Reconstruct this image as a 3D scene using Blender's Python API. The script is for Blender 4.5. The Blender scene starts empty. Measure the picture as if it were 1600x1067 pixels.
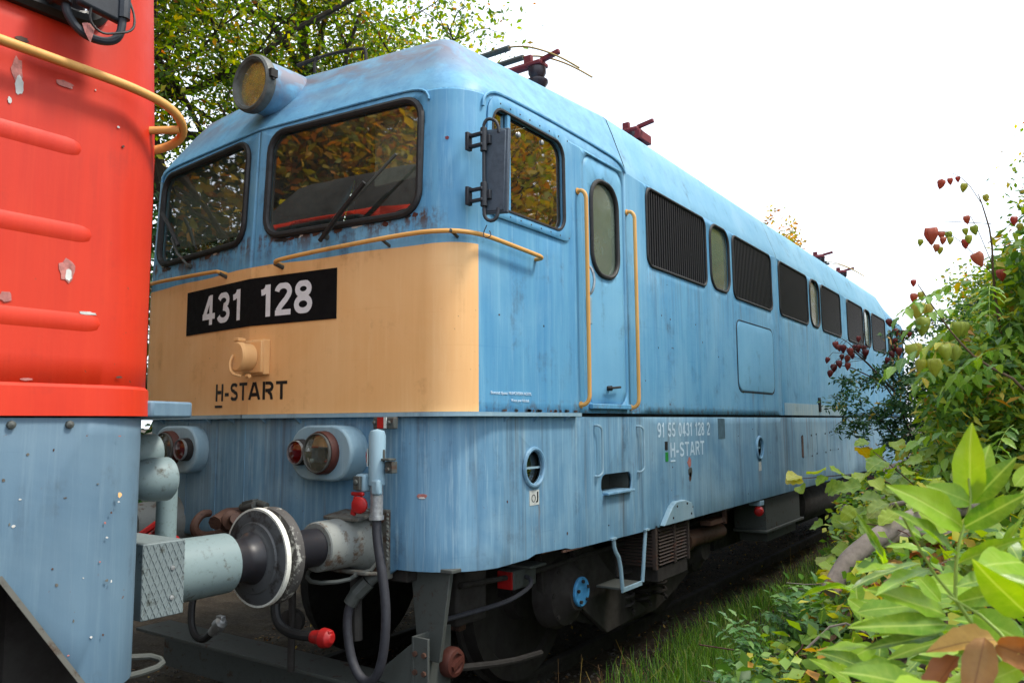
import bpy, bmesh, math, random
import numpy as np
from mathutils import Vector, Matrix, Euler
from mathutils.geometry import delaunay_2d_cdt
R_ = math.radians
random.seed(7); rng = np.random.default_rng(11)
S = bpy.context.scene
COL = S.collection

# ------------------------------------------------------------------ camera
cd = bpy.data.cameras.new("camera"); cam = bpy.data.objects.new("camera", cd); COL.objects.link(cam)
cF = Vector((-0.56618325, 0.81791756, 0.10221255)); cR = Vector((0.82179871, 0.56973579, -0.00692918)); cU = Vector((0.06390165, -0.08007496, 0.99473845))
M = Matrix((cR, cU, -cF)).transposed().to_4x4(); M.translation = (4.01312748, -2.99337373, 1.63483478)
cam.matrix_world = M
cd.sensor_width = 36; cd.lens = 27.59; cd.clip_start = 0.05; cd.clip_end = 2000
cd.dof.use_dof = True; cd.dof.focus_distance = 5.2; cd.dof.aperture_fstop = 9
S.camera = cam

# ------------------------------------------------------------------ sky, sun, exposure
SUN_EL, SUN_AZ = 57, 66          # azimuth measured from +Y towards +X
W = bpy.data.worlds.new("World"); S.world = W; W.use_nodes = True
nt = W.node_tree; nt.nodes.clear()
out = nt.nodes.new("ShaderNodeOutputWorld"); bg = nt.nodes.new("ShaderNodeBackground")
sky = nt.nodes.new("ShaderNodeTexSky"); sky.sky_type = 'NISHITA'; sky.sun_disc = False
sky.sun_elevation = R_(SUN_EL); sky.sun_rotation = R_(SUN_AZ); sky.dust_density = 3.0; sky.air_density = 1.0
mx = nt.nodes.new("ShaderNodeMix"); mx.data_type = 'RGBA'; mx.inputs[0].default_value = 0.80
mx.inputs[7].default_value = (7.7, 8.4, 9.2, 1)      # thin bright cloud veil over the whole sky
nt.links.new(sky.outputs[0], mx.inputs[6]); nt.links.new(mx.outputs[2], bg.inputs[0])
bg.inputs[1].default_value = 0.125
nt.links.new(bg.outputs[0], out.inputs[0])
sl = bpy.data.lights.new("sun", 'SUN'); sl.energy = 2.3; sl.angle = R_(11); sl.color = (1, 0.94, 0.84)
so = bpy.data.objects.new("sun", sl); COL.objects.link(so)
sd = Vector((math.sin(R_(SUN_AZ)) * math.cos(R_(SUN_EL)), math.cos(R_(SUN_AZ)) * math.cos(R_(SUN_EL)), math.sin(R_(SUN_EL))))
so.rotation_euler = sd.to_track_quat('Z', 'Y').to_euler()
S.view_settings.view_transform = 'Standard'; S.view_settings.look = 'None'; S.view_settings.gamma = 1
S.view_settings.exposure = 0.95
try: S.view_settings.use_curve_mapping = False
except Exception: pass

# ------------------------------------------------------------------ materials
def srgb(r, g, b): 
    f = lambda c: ((c / 255) / 12.92 if c / 255 < 0.04045 else ((c / 255 + 0.055) / 1.055) ** 2.4)
    return (f(r), f(g), f(b), 1)
class NT:
    def __init__(s, name):
        s.m = bpy.data.materials.new(name); s.m.use_nodes = True; s.t = s.m.node_tree; s.t.nodes.clear()
        s.out = s.n("ShaderNodeOutputMaterial")
    def n(s, typ, **kw):
        x = s.t.nodes.new(typ)
        for k, v in kw.items(): setattr(x, k, v)
        return x
    def l(s, a, b): s.t.links.new(a, b)
    def noise(s, vec, scale, detail=4, rough=0.55, dist=0):
        x = s.n("ShaderNodeTexNoise"); x.inputs['Scale'].default_value = scale; x.inputs['Detail'].default_value = detail
        x.inputs['Roughness'].default_value = rough; x.inputs['Distortion'].default_value = dist
        s.l(vec, x.inputs['Vector']); return x.outputs['Fac']
    def ramp(s, fac, a, b, ca=0.0, cb=1.0):
        x = s.n("ShaderNodeMapRange"); x.inputs[1].default_value = a; x.inputs[2].default_value = b
        x.inputs[3].default_value = ca; x.inputs[4].default_value = cb; s.l(fac, x.inputs[0]); return x.outputs[0]
    def mix(s, fac, a, b, mode='MIX'):
        x = s.n("ShaderNodeMix"); x.data_type = 'RGBA'; x.blend_type = mode
        if isinstance(fac, (int, float)): x.inputs[0].default_value = fac
        else: s.l(fac, x.inputs[0])
        for i, v in ((6, a), (7, b)):
            if isinstance(v, tuple): x.inputs[i].default_value = v
            else: s.l(v, x.inputs[i])
        return x.outputs[2]
    def math(s, op, a, b=0.0):
        x = s.n("ShaderNodeMath", operation=op)
        for i, v in enumerate((a, b)):
            if isinstance(v, (int, float)): x.inputs[i].default_value = v
            else: s.l(v, x.inputs[i])
        return x.outputs[0]
    def mapping(s, vec, sc):
        x = s.n("ShaderNodeMapping"); x.inputs['Scale'].default_value = sc; s.l(vec, x.inputs['Vector']); return x.outputs[0]
    def pr(s, col, rough=0.5, metal=0.0, bump=None, bstr=0.2, spec=0.5, bdist=0.01):
        x = s.n("ShaderNodeBsdfPrincipled")
        if isinstance(col, tuple): x.inputs['Base Color'].default_value = col
        else: s.l(col, x.inputs['Base Color'])
        if isinstance(rough, (int, float)): x.inputs['Roughness'].default_value = rough
        else: s.l(rough, x.inputs['Roughness'])
        x.inputs['Metallic'].default_value = metal; x.inputs['Specular IOR Level'].default_value = spec
        if bump is not None:
            b = s.n("ShaderNodeBump"); b.inputs['Strength'].default_value = bstr; b.inputs['Distance'].default_value = bdist
            s.l(bump, b.inputs['Height']); s.l(b.outputs[0], x.inputs['Normal'])
        return x.outputs[0]
    def done(s, sh): s.l(sh, s.out.inputs[0]); return s.m
MAT = {}
def paint(name, base, dark, light, rust=0.15, streak=0.5, rough=0.45, chips=0.5, rustcol=(0.13, 0.055, 0.03, 1), grime=None, drip=0.0, wear=False, stains=()):
    k = NT(name); tc = k.n("ShaderNodeTexCoord").outputs['Object']
    st = k.noise(k.mapping(tc, (9, 9, 0.55)), 1.6, 7, 0.65)
    st2 = k.noise(k.mapping(tc, (30, 30, 1.4)), 1.3, 5, 0.7)
    big = k.noise(tc, 1.1, 5, 0.6, 0.6)
    c = k.mix(k.ramp(st, 0.35, 0.68, 0, streak), base, dark)
    c = k.mix(k.ramp(st2, 0.52, 0.75, 0, streak * 0.75), c, light)
    c = k.mix(k.ramp(big, 0.45, 0.72, 0, 0.5), c, light)
    # hairline scratches
    sc = k.noise(k.mapping(tc, (1.6, 1.6, 90)), 1.0, 3, 0.5, 0.25)
    c = k.mix(k.ramp(sc, 0.68, 0.73, 0, 0.22), c, dark)
    # blotchy grime
    gm = k.noise(tc, 3.3, 8, 0.72)
    gcol = grime or (0.05, 0.065, 0.075, 1)
    c = k.mix(k.math('MULTIPLY', k.ramp(gm, 0.55, 0.78), k.ramp(st, 0.4, 0.62)), c, gcol)
    # rust specks
    sp = k.noise(tc, 34, 3, 0.6)
    msk = k.noise(tc, 2.3, 3, 0.5)
    f = k.math('MULTIPLY', k.ramp(sp, 0.70, 0.735), k.ramp(msk, 0.5, 0.62, 0, chips))
    c = k.mix(f, c, rustcol)
    rr = k.noise(k.mapping(tc, (14, 14, 1.1)), 1.0, 6, 0.7)
    c = k.mix(k.math('MULTIPLY', k.ramp(rr, 0.66, 0.78, 0, rust), k.ramp(big, 0.4, 0.6)), c, (0.20, 0.10, 0.05, 1))
    if stains:   # run-off anchored below fittings on the side wall: (y, top z, length, half width, strength)
        q = k.n("ShaderNodeSeparateXYZ"); k.l(tc, q.inputs[0]); wob = k.math('MULTIPLY', k.math('SUBTRACT', k.noise(k.mapping(tc, (3, 3, 5)), 1.0, 3), .5), .05)
        yy = k.math('ADD', q.outputs[1], wob); nn = k.noise(k.mapping(tc, (40, 40, 3)), 1.0, 5, .7)
        for (y0, z0, ln, hw, stg) in stains:
            a_ = k.math('ABSOLUTE', k.math('SUBTRACT', yy, y0)); f_ = k.math('MULTIPLY', k.ramp(a_, hw, hw * .2), k.math('MULTIPLY', k.ramp(q.outputs[2], z0 - ln, z0), k.ramp(q.outputs[2], z0 + .01, z0)))
            f_ = k.math('MULTIPLY', f_, k.ramp(nn, .38, .6, .25, 1)); f_ = k.math('MULTIPLY', f_, k.ramp(q.outputs[0], 1.2, 1.4))
            c = k.mix(k.math('MULTIPLY', f_, stg), c, (0.17, 0.105, 0.06, 1) if stg > .55 else (0.09, 0.10, 0.10, 1))
    if drip:   # narrow run-off stains
        d1 = k.noise(k.mapping(tc, (5.5, 5.5, .22)), 1.0, 5, 0.75); d2 = k.noise(k.mapping(tc, (17, 17, .5)), 1.0, 4, 0.7)
        c = k.mix(k.math('MULTIPLY', k.ramp(d1, .54, .68), k.ramp(d2, .42, .6, .2, drip)), c, (0.075, 0.085, 0.09, 1))
        d3 = k.noise(k.mapping(tc, (26, 26, .7)), 1.0, 4, 0.6); c = k.mix(k.ramp(d3, .68, .76, 0, drip * .8), c, (0.10, 0.085, 0.07, 1))
    if wear:   # rust creeping under the windscreens and soot below the grilles
        sx = k.n("ShaderNodeSeparateXYZ"); k.l(tc, sx.inputs[0]); zc = sx.outputs[2]; yc = sx.outputs[1]
        nz = k.noise(tc, 16, 6, .7); nd = k.noise(k.mapping(tc, (22, 22, 1.6)), 1.0, 5, .7)
        band = k.math('MULTIPLY', k.ramp(zc, 2.60, 2.74), k.ramp(zc, 2.80, 2.775)); band = k.math('MULTIPLY', band, k.ramp(yc, .20, .14))
        m_ = k.math('MULTIPLY', band, k.ramp(k.math('ADD', k.math('MULTIPLY', nz, .5), k.math('MULTIPLY', nd, .5)), .46, .56))
        c = k.mix(m_, c, (0.075, 0.042, 0.03, 1))
        b2 = k.math('MULTIPLY', k.ramp(zc, 2.25, 2.83), k.ramp(zc, 2.87, 2.83)); b2 = k.math('MULTIPLY', b2, k.ramp(yc, 2.3, 2.5))
        c = k.mix(k.math('MULTIPLY', b2, k.ramp(nd, .5, .68, 0, .55)), c, (0.09, 0.11, 0.13, 1))
        b3 = k.math('MULTIPLY', k.ramp(zc, 1.78, 1.70), k.ramp(nz, .5, .62, 0, .8)); c = k.mix(b3, c, (0.10, 0.075, 0.06, 1))
    bump = k.math('ADD', k.math('MULTIPLY', k.noise(tc, 1.7, 2, 0.4), 1.0), k.math('MULTIPLY', f, -0.03))
    bump = k.math('ADD', bump, k.math('MULTIPLY', k.noise(tc, 90, 2), 0.02))
    MAT[name] = k.done(k.pr(c, k.ramp(gm, 0.3, 0.8, rough, rough + 0.25), 0, bump, 0.35, 0.4, 0.03)); return MAT[name]
def plain(name, col, rough=0.55, metal=0.0, var=0.35, scale=14, bump=0.25, col2=None, spec=0.5):
    k = NT(name); tc = k.n("ShaderNodeTexCoord").outputs['Object']
    a = k.noise(tc, scale, 7, 0.65); b = k.noise(tc, scale * 0.22, 4, 0.6)
    c2 = col2 or tuple(x * (1 - var) for x in col[:3]) + (1,)
    c = k.mix(k.ramp(a, 0.4, 0.66), col, c2); c = k.mix(k.ramp(b, 0.45, 0.7, 0, 0.6), c, c2)
    MAT[name] = k.done(k.pr(c, k.ramp(a, 0.3, 0.7, rough, min(1, rough + 0.2)), metal, a, bump, spec, 0.004)); return MAT[name]
def rusty(name, col, rust=(0.16, 0.07, 0.035, 1), amt=0.5, rough=0.6, scale=9):
    k = NT(name); tc = k.n("ShaderNodeTexCoord").outputs['Object']
    a = k.noise(tc, scale, 8, 0.7); b = k.noise(tc, scale * 4, 5, 0.7)
    th = 0.72 - 0.3 * amt
    c = k.mix(k.ramp(a, th, th + 0.09), col, rust)
    c = k.mix(k.ramp(b, 0.55, 0.75, 0, 0.5), c, tuple(x * 0.35 for x in rust[:3]) + (1,))
    MAT[name] = k.done(k.pr(c, k.ramp(a, th, th + 0.1, rough, 0.85), 0, b, 0.25, 0.4, 0.0015)); return MAT[name]

paint('body_blue', srgb(94, 155, 190), srgb(62, 128, 176), srgb(136, 182, 206), rust=0.2, streak=0.7, wear=True, stains=((4.9, 1.93, .24, .05, .6), (5.25, 1.93, .2, .03, .7), (5.92, 2.3, .6, .03, .5), (1.5, 1.95, .25, .03, .5), (2.13, 2.4, .7, .03, .45), (2.6, 2.83, .7, .06, .4), (3.5, 2.83, .8, .05, .45), (4.6, 2.83, .4, .04, .4), (6.3, 2.83, .8, .06, .45), (7.1, 2.83, .9, .05, .5), (8.3, 2.83, .8, .06, .5), (9.9, 2.83, .8, .06, .5)))
paint('roof_blue', srgb(108, 164, 194), srgb(84, 144, 184), srgb(148, 188, 208), rust=0.1, streak=0.35, chips=0.3)
# the front brow of the roof carries reddish brown soot
def brow():
    k = NT('brow_blue'); tc = k.n("ShaderNodeTexCoord").outputs['Object']
    a = k.noise(k.mapping(tc, (2.5, 5, 5)), 1.0, 7, 0.65, 0.8); b = k.noise(tc, 9, 6, 0.7)
    c = k.mix(k.ramp(b, 0.4, 0.7), srgb(104, 160, 192), srgb(80, 134, 172))
    z = k.n("ShaderNodeSeparateXYZ"); k.l(tc, z.inputs[0])
    m = k.math('MULTIPLY', k.ramp(z.outputs[2], 3.52, 3.82), k.ramp(a, 0.32, 0.55))
    m = k.math('MULTIPLY', m, k.ramp(z.outputs[1], 1.0, 0.45))
    c = k.mix(k.math('MULTIPLY', m, 0.8), c, srgb(116, 98, 100))
    sp = k.noise(tc, 40, 3, 0.6); c = k.mix(k.ramp(sp, 0.7, 0.74, 0, 0.7), c, srgb(90, 45, 30))
    return k.done(k.pr(c, 0.5, 0, b, 0.1, 0.4, 0.004))
MAT['brow_blue'] = brow()
paint('skirt_blue', srgb(114, 157, 184), srgb(80, 124, 156), srgb(158, 188, 202), rust=0.3, streak=1.0, chips=0.8, drip=.8, stains=((.9, 1.16, .3, .015, .75), (.84, 1.28, .3, .05, .45), (1.7, 1.14, .22, .03, .5), (1.95, 1.14, .25, .05, .65), (2.24, 1.28, .3, .02, .6), (3.19, 1.34, .3, .02, .9), (5.0, 1.15, .3, .05, .6), (5.05, 1.13, .3, .012, .8), (5.93, 1.66, .8, .035, .8), (6.25, 1.66, .6, .02, .7), (6.9, 1.66, .7, .03, .8), (7.3, 1.66, .5, .02, .7), (7.9, 1.66, .75, .035, .85), (8.4, 1.66, .5, .02, .7), (2.9, 1.05, .15, .1, .5)))
paint('pale_blue', srgb(136, 164, 176), srgb(108, 148, 172), srgb(170, 196, 208), rust=0.3, streak=0.5)
paint('hatch_blue', srgb(106, 164, 198), srgb(84, 146, 188), srgb(126, 180, 206), rust=0.15, streak=0.3, chips=0.2)
paint('cream', srgb(232, 180, 120), srgb(218, 162, 100), srgb(240, 200, 146), rust=0.7, streak=0.45, chips=0.9, grime=srgb(176, 120, 66))
paint('rail_yellow', srgb(214, 158, 84), srgb(188, 130, 60), srgb(226, 180, 112), rust=0.6, streak=0.3, chips=1.0)
paint('red_paint', srgb(198, 42, 10), srgb(178, 30, 8), srgb(206, 58, 24), rust=0.12, streak=0.6, rough=0.42, chips=0.9, grime=srgb(150, 36, 24))
paint('red_skirt', srgb(88, 116, 136), srgb(72, 98, 120), srgb(116, 140, 154), rust=0.15, streak=0.55, chips=1.0)
plain('dark_metal', (0.022, 0.02, 0.019, 1), 0.7, 0, 0.5, 10, 0.5, (0.010, 0.008, 0.007, 1))
plain('bogie_metal', (0.030, 0.027, 0.024, 1), 0.75, 0, 0.5, 8, 0.5, (0.018, 0.014, 0.012, 1))
plain('rubber', (0.012, 0.012, 0.013, 1), 0.5, 0, 0.3, 30, 0.15)
plain('hose_rubber', (0.035, 0.036, 0.045, 1), 0.55, 0, 0.3, 30, 0.15)
plain('black_plastic', (0.018, 0.024, 0.034, 1), 0.5, 0, 0.3, 20, 0.2)
plain('mirror_case', (0.05, 0.075, 0.105, 1), 0.5, 0, 0.3, 25, 0.3)
plain('black_board', (0.005, 0.005, 0.006, 1), 0.7, 0, 0.2, 20, 0.03, spec=.15)
plain('white_print', (0.72, 0.74, 0.78, 1), 0.5, 0, 0.12, 30, 0.02)
plain('side_print', srgb(196, 220, 236), 0.5, 0, 0.2, 30, 0.02)
plain('black_print', (0.008, 0.007, 0.007, 1), 0.5, 0, 0.2, 30, 0.02)
plain('green_print', srgb(20, 140, 50), 0.5); plain('grey_sticker', srgb(70, 100, 116), 0.5); plain('white_sticker', srgb(200, 205, 200), 0.5)
plain('red_plastic', srgb(170, 20, 20), 0.4); plain('silver', (0.45, 0.47, 0.48, 1), 0.35, 0.6, 0.4, 40, 0.2)
rusty('grease_metal', (0.014, 0.014, 0.018, 1), (0.10, 0.05, 0.03, 1), amt=0.4, rough=0.42); rusty('stock_metal', srgb(128, 132, 128), srgb(96, 78, 62), amt=0.6)
rusty('stock_blue', srgb(116, 134, 136), srgb(84, 84, 76), amt=0.42, rough=0.5)
rusty('head_metal', srgb(80, 82, 84), srgb(52, 48, 46), amt=0.6, rough=0.5, scale=6); rusty('chalk_rim', srgb(70, 68, 66), srgb(176, 176, 168), amt=0.55, rough=0.7, scale=22)
rusty('white_rim', srgb(222, 222, 212), (0.07, 0.06, 0.055, 1), amt=0.38, rough=0.6, scale=26)
rusty('mount_metal', srgb(98, 98, 92), (0.07, 0.045, 0.03, 1), amt=0.7); rusty('bracket_metal', srgb(72, 76, 73), (0.07, 0.035, 0.02, 1), amt=0.45)
rusty('tread_metal', srgb(112, 124, 126), srgb(70, 76, 72), amt=0.5, scale=14); rusty('rust', (0.085, 0.042, 0.028, 1), (0.04, 0.022, 0.017, 1), amt=0.6)
rusty('dark_red', srgb(112, 36, 44), (0.05, 0.02, 0.02, 1), amt=0.35); rusty('louvre_metal', (0.055, 0.04, 0.034, 1), (0.09, 0.042, 0.028, 1), amt=0.55)
rusty('rust_ring', srgb(76, 38, 30), (0.05, 0.03, 0.025, 1), amt=0.5)
rusty('slat_metal', (0.016, 0.017, 0.02, 1), srgb(104, 108, 112), amt=0.22, rough=0.45, scale=22)
plain('lamp_ring', srgb(100, 102, 98), 0.5, 0.3, 0.4, 20, 0.3); plain('peel_pink', srgb(190, 120, 112), 0.6, 0, 0.5, 40); plain('peel_white', srgb(215, 215, 210), 0.6)
plain('interior_grey', (0.4, 0.42, 0.36, 1), 0.7); plain('interior_light', (0.65, 0.66, 0.58, 1), 0.7); plain('blind', (0.16, 0.18, 0.17, 1), 0.9); plain('interior_red', srgb(110, 28, 24), 0.7)
plain('insulator', (0.035, 0.022, 0.03, 1), 0.25); plain('blue_cover', srgb(70, 150, 205), 0.5, 0, 0.3, 30, 0.3); plain('brass', (0.5, 0.33, 0.12, 1), 0.35, 0.8)
plain('wood_log', srgb(128, 118, 108), 0.85, 0, 0.45, 22, 0.9); plain('bark', (0.075, 0.055, 0.04, 1), 0.9, 0, 0.5, 12, 0.8); plain('twig', srgb(104, 84, 62), 0.8, 0, 0.4, 30, 0.4)
plain('stem_green', srgb(150, 175, 84), 0.5, 0, 0.2, 30, 0.1)
plain('sleeper_wood', (0.05, 0.04, 0.032, 1), 0.9, 0, 0.5, 9, 0.8); plain('stone', (0.085, 0.075, 0.066, 1), 0.9, 0, 0.5, 9, 0.6)

def glass(name, tint, tr, refl, dust=0.06, dustcol=(0.35, 0.38, 0.33, 1), rough=0.02):
    k = NT(name); tc = k.n("ShaderNodeTexCoord").outputs['Object']
    t = k.n("ShaderNodeBsdfTransparent"); t.inputs[0].default_value = tint
    d = k.n("ShaderNodeBsdfDiffuse"); d.inputs[0].default_value = dustcol
    g = k.n("ShaderNodeBsdfGlossy"); g.inputs['Roughness'].default_value = rough; g.inputs[0].default_value = (1, 1, 1, 1)
    b = k.n("ShaderNodeBump"); b.inputs['Strength'].default_value = 0.06; b.inputs['Distance'].default_value = 0.02
    k.l(k.noise(tc, 2.2, 2), b.inputs['Height']); k.l(b.outputs[0], g.inputs['Normal'])
    m1 = k.n("ShaderNodeMixShader"); k.l(k.math('ADD', k.ramp(k.noise(tc, 5, 6, 0.7), 0.35, 0.75, 0, dust * 2), 1 - tr), m1.inputs[0])
    k.l(t.outputs[0], m1.inputs[1]); k.l(d.outputs[0], m1.inputs[2])
    fr = k.n("ShaderNodeLayerWeight"); fr.inputs[0].default_value = 0.5
    fo_ = k.math('POWER', fr.outputs['Facing'], 4.0)
    m2 = k.n("ShaderNodeMixShader"); k.l(k.ramp(fo_, 0, 1, refl, .9), m2.inputs[0]); k.l(m1.outputs[0], m2.inputs[1]); k.l(g.outputs[0], m2.inputs[2])
    MAT[name] = k.done(m2.outputs[0])
glass('windscreen_glass', (0.85, 0.90, 0.80, 1), 0.98, 0.29, 0.04)
glass('side_glass', (0.25, 0.28, 0.2, 1), 0.97, 0.62, 0.02)
glass('milky_glass', (0.3, 0.34, 0.3, 1), 0.45, 0.16, 0.15, (0.16, 0.21, 0.17, 1), 0.10)
glass('lamp_glass', (0.98, 0.97, 0.90, 1), 0.99, 0.16, 0.012, (0.5, 0.48, 0.35, 1))
glass('red_glass', (0.55, 0.008, 0.012, 1), 0.88, 0.08, 0.05, (0.35, 0.01, 0.01, 1))
k = NT('reflector'); MAT['reflector'] = k.done(k.pr((0.85, 0.83, 0.74, 1), 0.22, 0.9))

def leafmat(name, cols, trans=0.4, rough=0.4, attr=False, vein=None, scale=1.0, spots=False):
    k = NT(name)
    if attr:
        a = k.n("ShaderNodeAttribute"); a.attribute_name = 'rnd'; f = a.outputs['Fac']
    else: f = k.n("ShaderNodeObjectInfo").outputs['Random']
    r = k.n("ShaderNodeValToRGB"); k.l(f, r.inputs[0]); el = r.color_ramp.elements
    while len(el) < len(cols): el.new(0.5)
    for i, c in enumerate(cols): el[i].position = c[0]; el[i].color = c[1]
    col = r.outputs[0]; tc = k.n("ShaderNodeTexCoord").outputs['Object']; bump = None
    if vein:
        z = k.n("ShaderNodeSeparateXYZ"); k.l(tc, z.inputs[0])
        ax = k.math('ABSOLUTE', z.outputs[0])
        mid = k.ramp(ax, 0.0016 * scale, 0.0005 * scale)
        w = k.math('SINE', k.math('MULTIPLY', k.math('SUBTRACT', z.outputs[1], k.math('MULTIPLY', ax, 0.75)), 6.283 / (0.0125 * scale)))
        side = k.ramp(w, 0.9, 1.0, 0, 0.18)
        v = k.math('MAXIMUM', mid, side)
        spt = k.noise(tc, 95 / scale, 3, 0.6); big_ = k.noise(tc, 14 / scale, 3, 0.6)
        if spots: col = k.mix(k.math('MULTIPLY', k.ramp(big_, .35, .7), .3), col, srgb(166, 170, 50))
        if spots: col = k.mix(k.math('MULTIPLY', k.ramp(spt, .69, .73), k.ramp(big_, .48, .6)), col, srgb(112, 74, 34))
        mot = k.noise(tc, 60 / scale, 4, 0.6)
        col = k.mix(k.ramp(mot, 0.4, 0.7, 0, 0.25), col, vein)
        col = k.mix(k.math('MULTIPLY', v, 0.6), col, vein); bump = k.math('SUBTRACT', mot, v)
    p = k.pr(col, rough, 0, bump, 0.25, 0.45, 0.002)
    t = k.n("ShaderNodeBsdfTranslucent"); tcol = k.mix(0.5, col, (0.55, 0.62, 0.08, 1), 'MULTIPLY') if False else col
    hs = k.n("ShaderNodeHueSaturation"); hs.inputs['Hue'].default_value = 0.485; hs.inputs['Saturation'].default_value = 1.15; hs.inputs['Value'].default_value = 1.5
    k.l(tcol, hs.inputs['Color']); k.l(hs.outputs[0], t.inputs[0])
    m = k.n("ShaderNodeMixShader"); m.inputs[0].default_value = trans; k.l(p, m.inputs[1]); k.l(t.outputs[0], m.inputs[2])
    MAT[name] = k.done(m.outputs[0])
G = lambda p, r, g, b: (p, srgb(r, g, b))
leafmat('leaf_bright', [G(0, 54, 98, 38), G(0.25, 78, 126, 38), G(0.5, 106, 152, 36), G(0.8, 130, 172, 40), G(1, 144, 178, 44)], 0.42, 0.38, vein=srgb(178, 200, 100), scale=1.3, spots=True)
leafmat('leaf_shrub', [G(0, 72, 114, 50), G(0.35, 100, 144, 58), G(0.6, 138, 172, 62), G(0.85, 84, 128, 72), G(0.93, 146, 172, 58), G(1, 208, 172, 44)], 0.35, 0.4, vein=srgb(150, 172, 96), scale=0.8)
leafmat('leaf_vine', [G(0, 96, 132, 44), G(0.4, 124, 156, 48), G(0.7, 146, 168, 48), G(0.8, 84, 112, 68), G(0.93, 168, 160, 44), G(1, 176, 136, 36)], 0.4, 0.45, vein=srgb(176, 190, 96), scale=1.0, spots=True)
leafmat('leaf_weed', [G(0, 60, 104, 52), G(0.5, 82, 128, 62), G(1, 110, 146, 66)], 0.3, 0.45, vein=srgb(130, 165, 100), scale=0.6)
leafmat('leaf_dry', [G(0, 168, 122, 66), G(0.5, 146, 92, 58), G(0.8, 186, 148, 74), G(1, 116, 74, 50)], 0.3, 0.6, vein=srgb(110, 70, 40), scale=1.0)
leafmat('leaf_mass_green', [G(0, 60, 96, 42), G(0.4, 98, 138, 52), G(0.75, 142, 168, 58), G(0.92, 184, 178, 56), G(1, 176, 126, 50)], 0.35, 0.5, True)
leafmat('leaf_mass_dark', [G(0, 24, 52, 30), G(0.5, 42, 78, 40), G(0.85, 66, 104, 50), G(0.96, 84, 116, 52), G(1, 176, 140, 40)], 0.25, 0.42, True)
leafmat('leaf_tree', [G(0, 58, 88, 32), G(0.4, 88, 120, 36), G(0.75, 134, 154, 42), G(0.9, 176, 172, 50), G(1, 156, 100, 44)], 0.58, 0.5, True)
leafmat('leaf_gold', [G(0, 98, 112, 40), G(0.35, 156, 146, 48), G(0.65, 204, 168, 56), G(0.88, 190, 128, 50), G(1, 134, 92, 44)], 0.5, 0.5, True)
leafmat('leaf_litter', [G(0, 96, 70, 44), G(0.5, 62, 48, 36), G(0.85, 140, 104, 60), G(1, 176, 150, 70)], 0.15, 0.7, True)
leafmat('grass_blade', [G(0, 58, 104, 30), G(0.5, 94, 148, 42), G(0.85, 136, 174, 58), G(1, 180, 178, 104)], 0.35, 0.5, True)
leafmat('pod_green', [G(0, 150, 166, 70), G(0.6, 170, 178, 76), G(1, 186, 176, 84)], 0.45, 0.5, vein=srgb(120, 120, 50), scale=0.8)
leafmat('pod_red', [G(0, 172, 62, 48), G(0.5, 178, 92, 68), G(1, 190, 140, 96)], 0.45, 0.5, vein=srgb(130, 50, 36), scale=0.8)
leafmat('pod_dark', [G(0, 92, 26, 24), G(0.6, 116, 36, 28), G(1, 136, 56, 42)], 0.3, 0.55, vein=srgb(70, 24, 20), scale=0.6)

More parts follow.
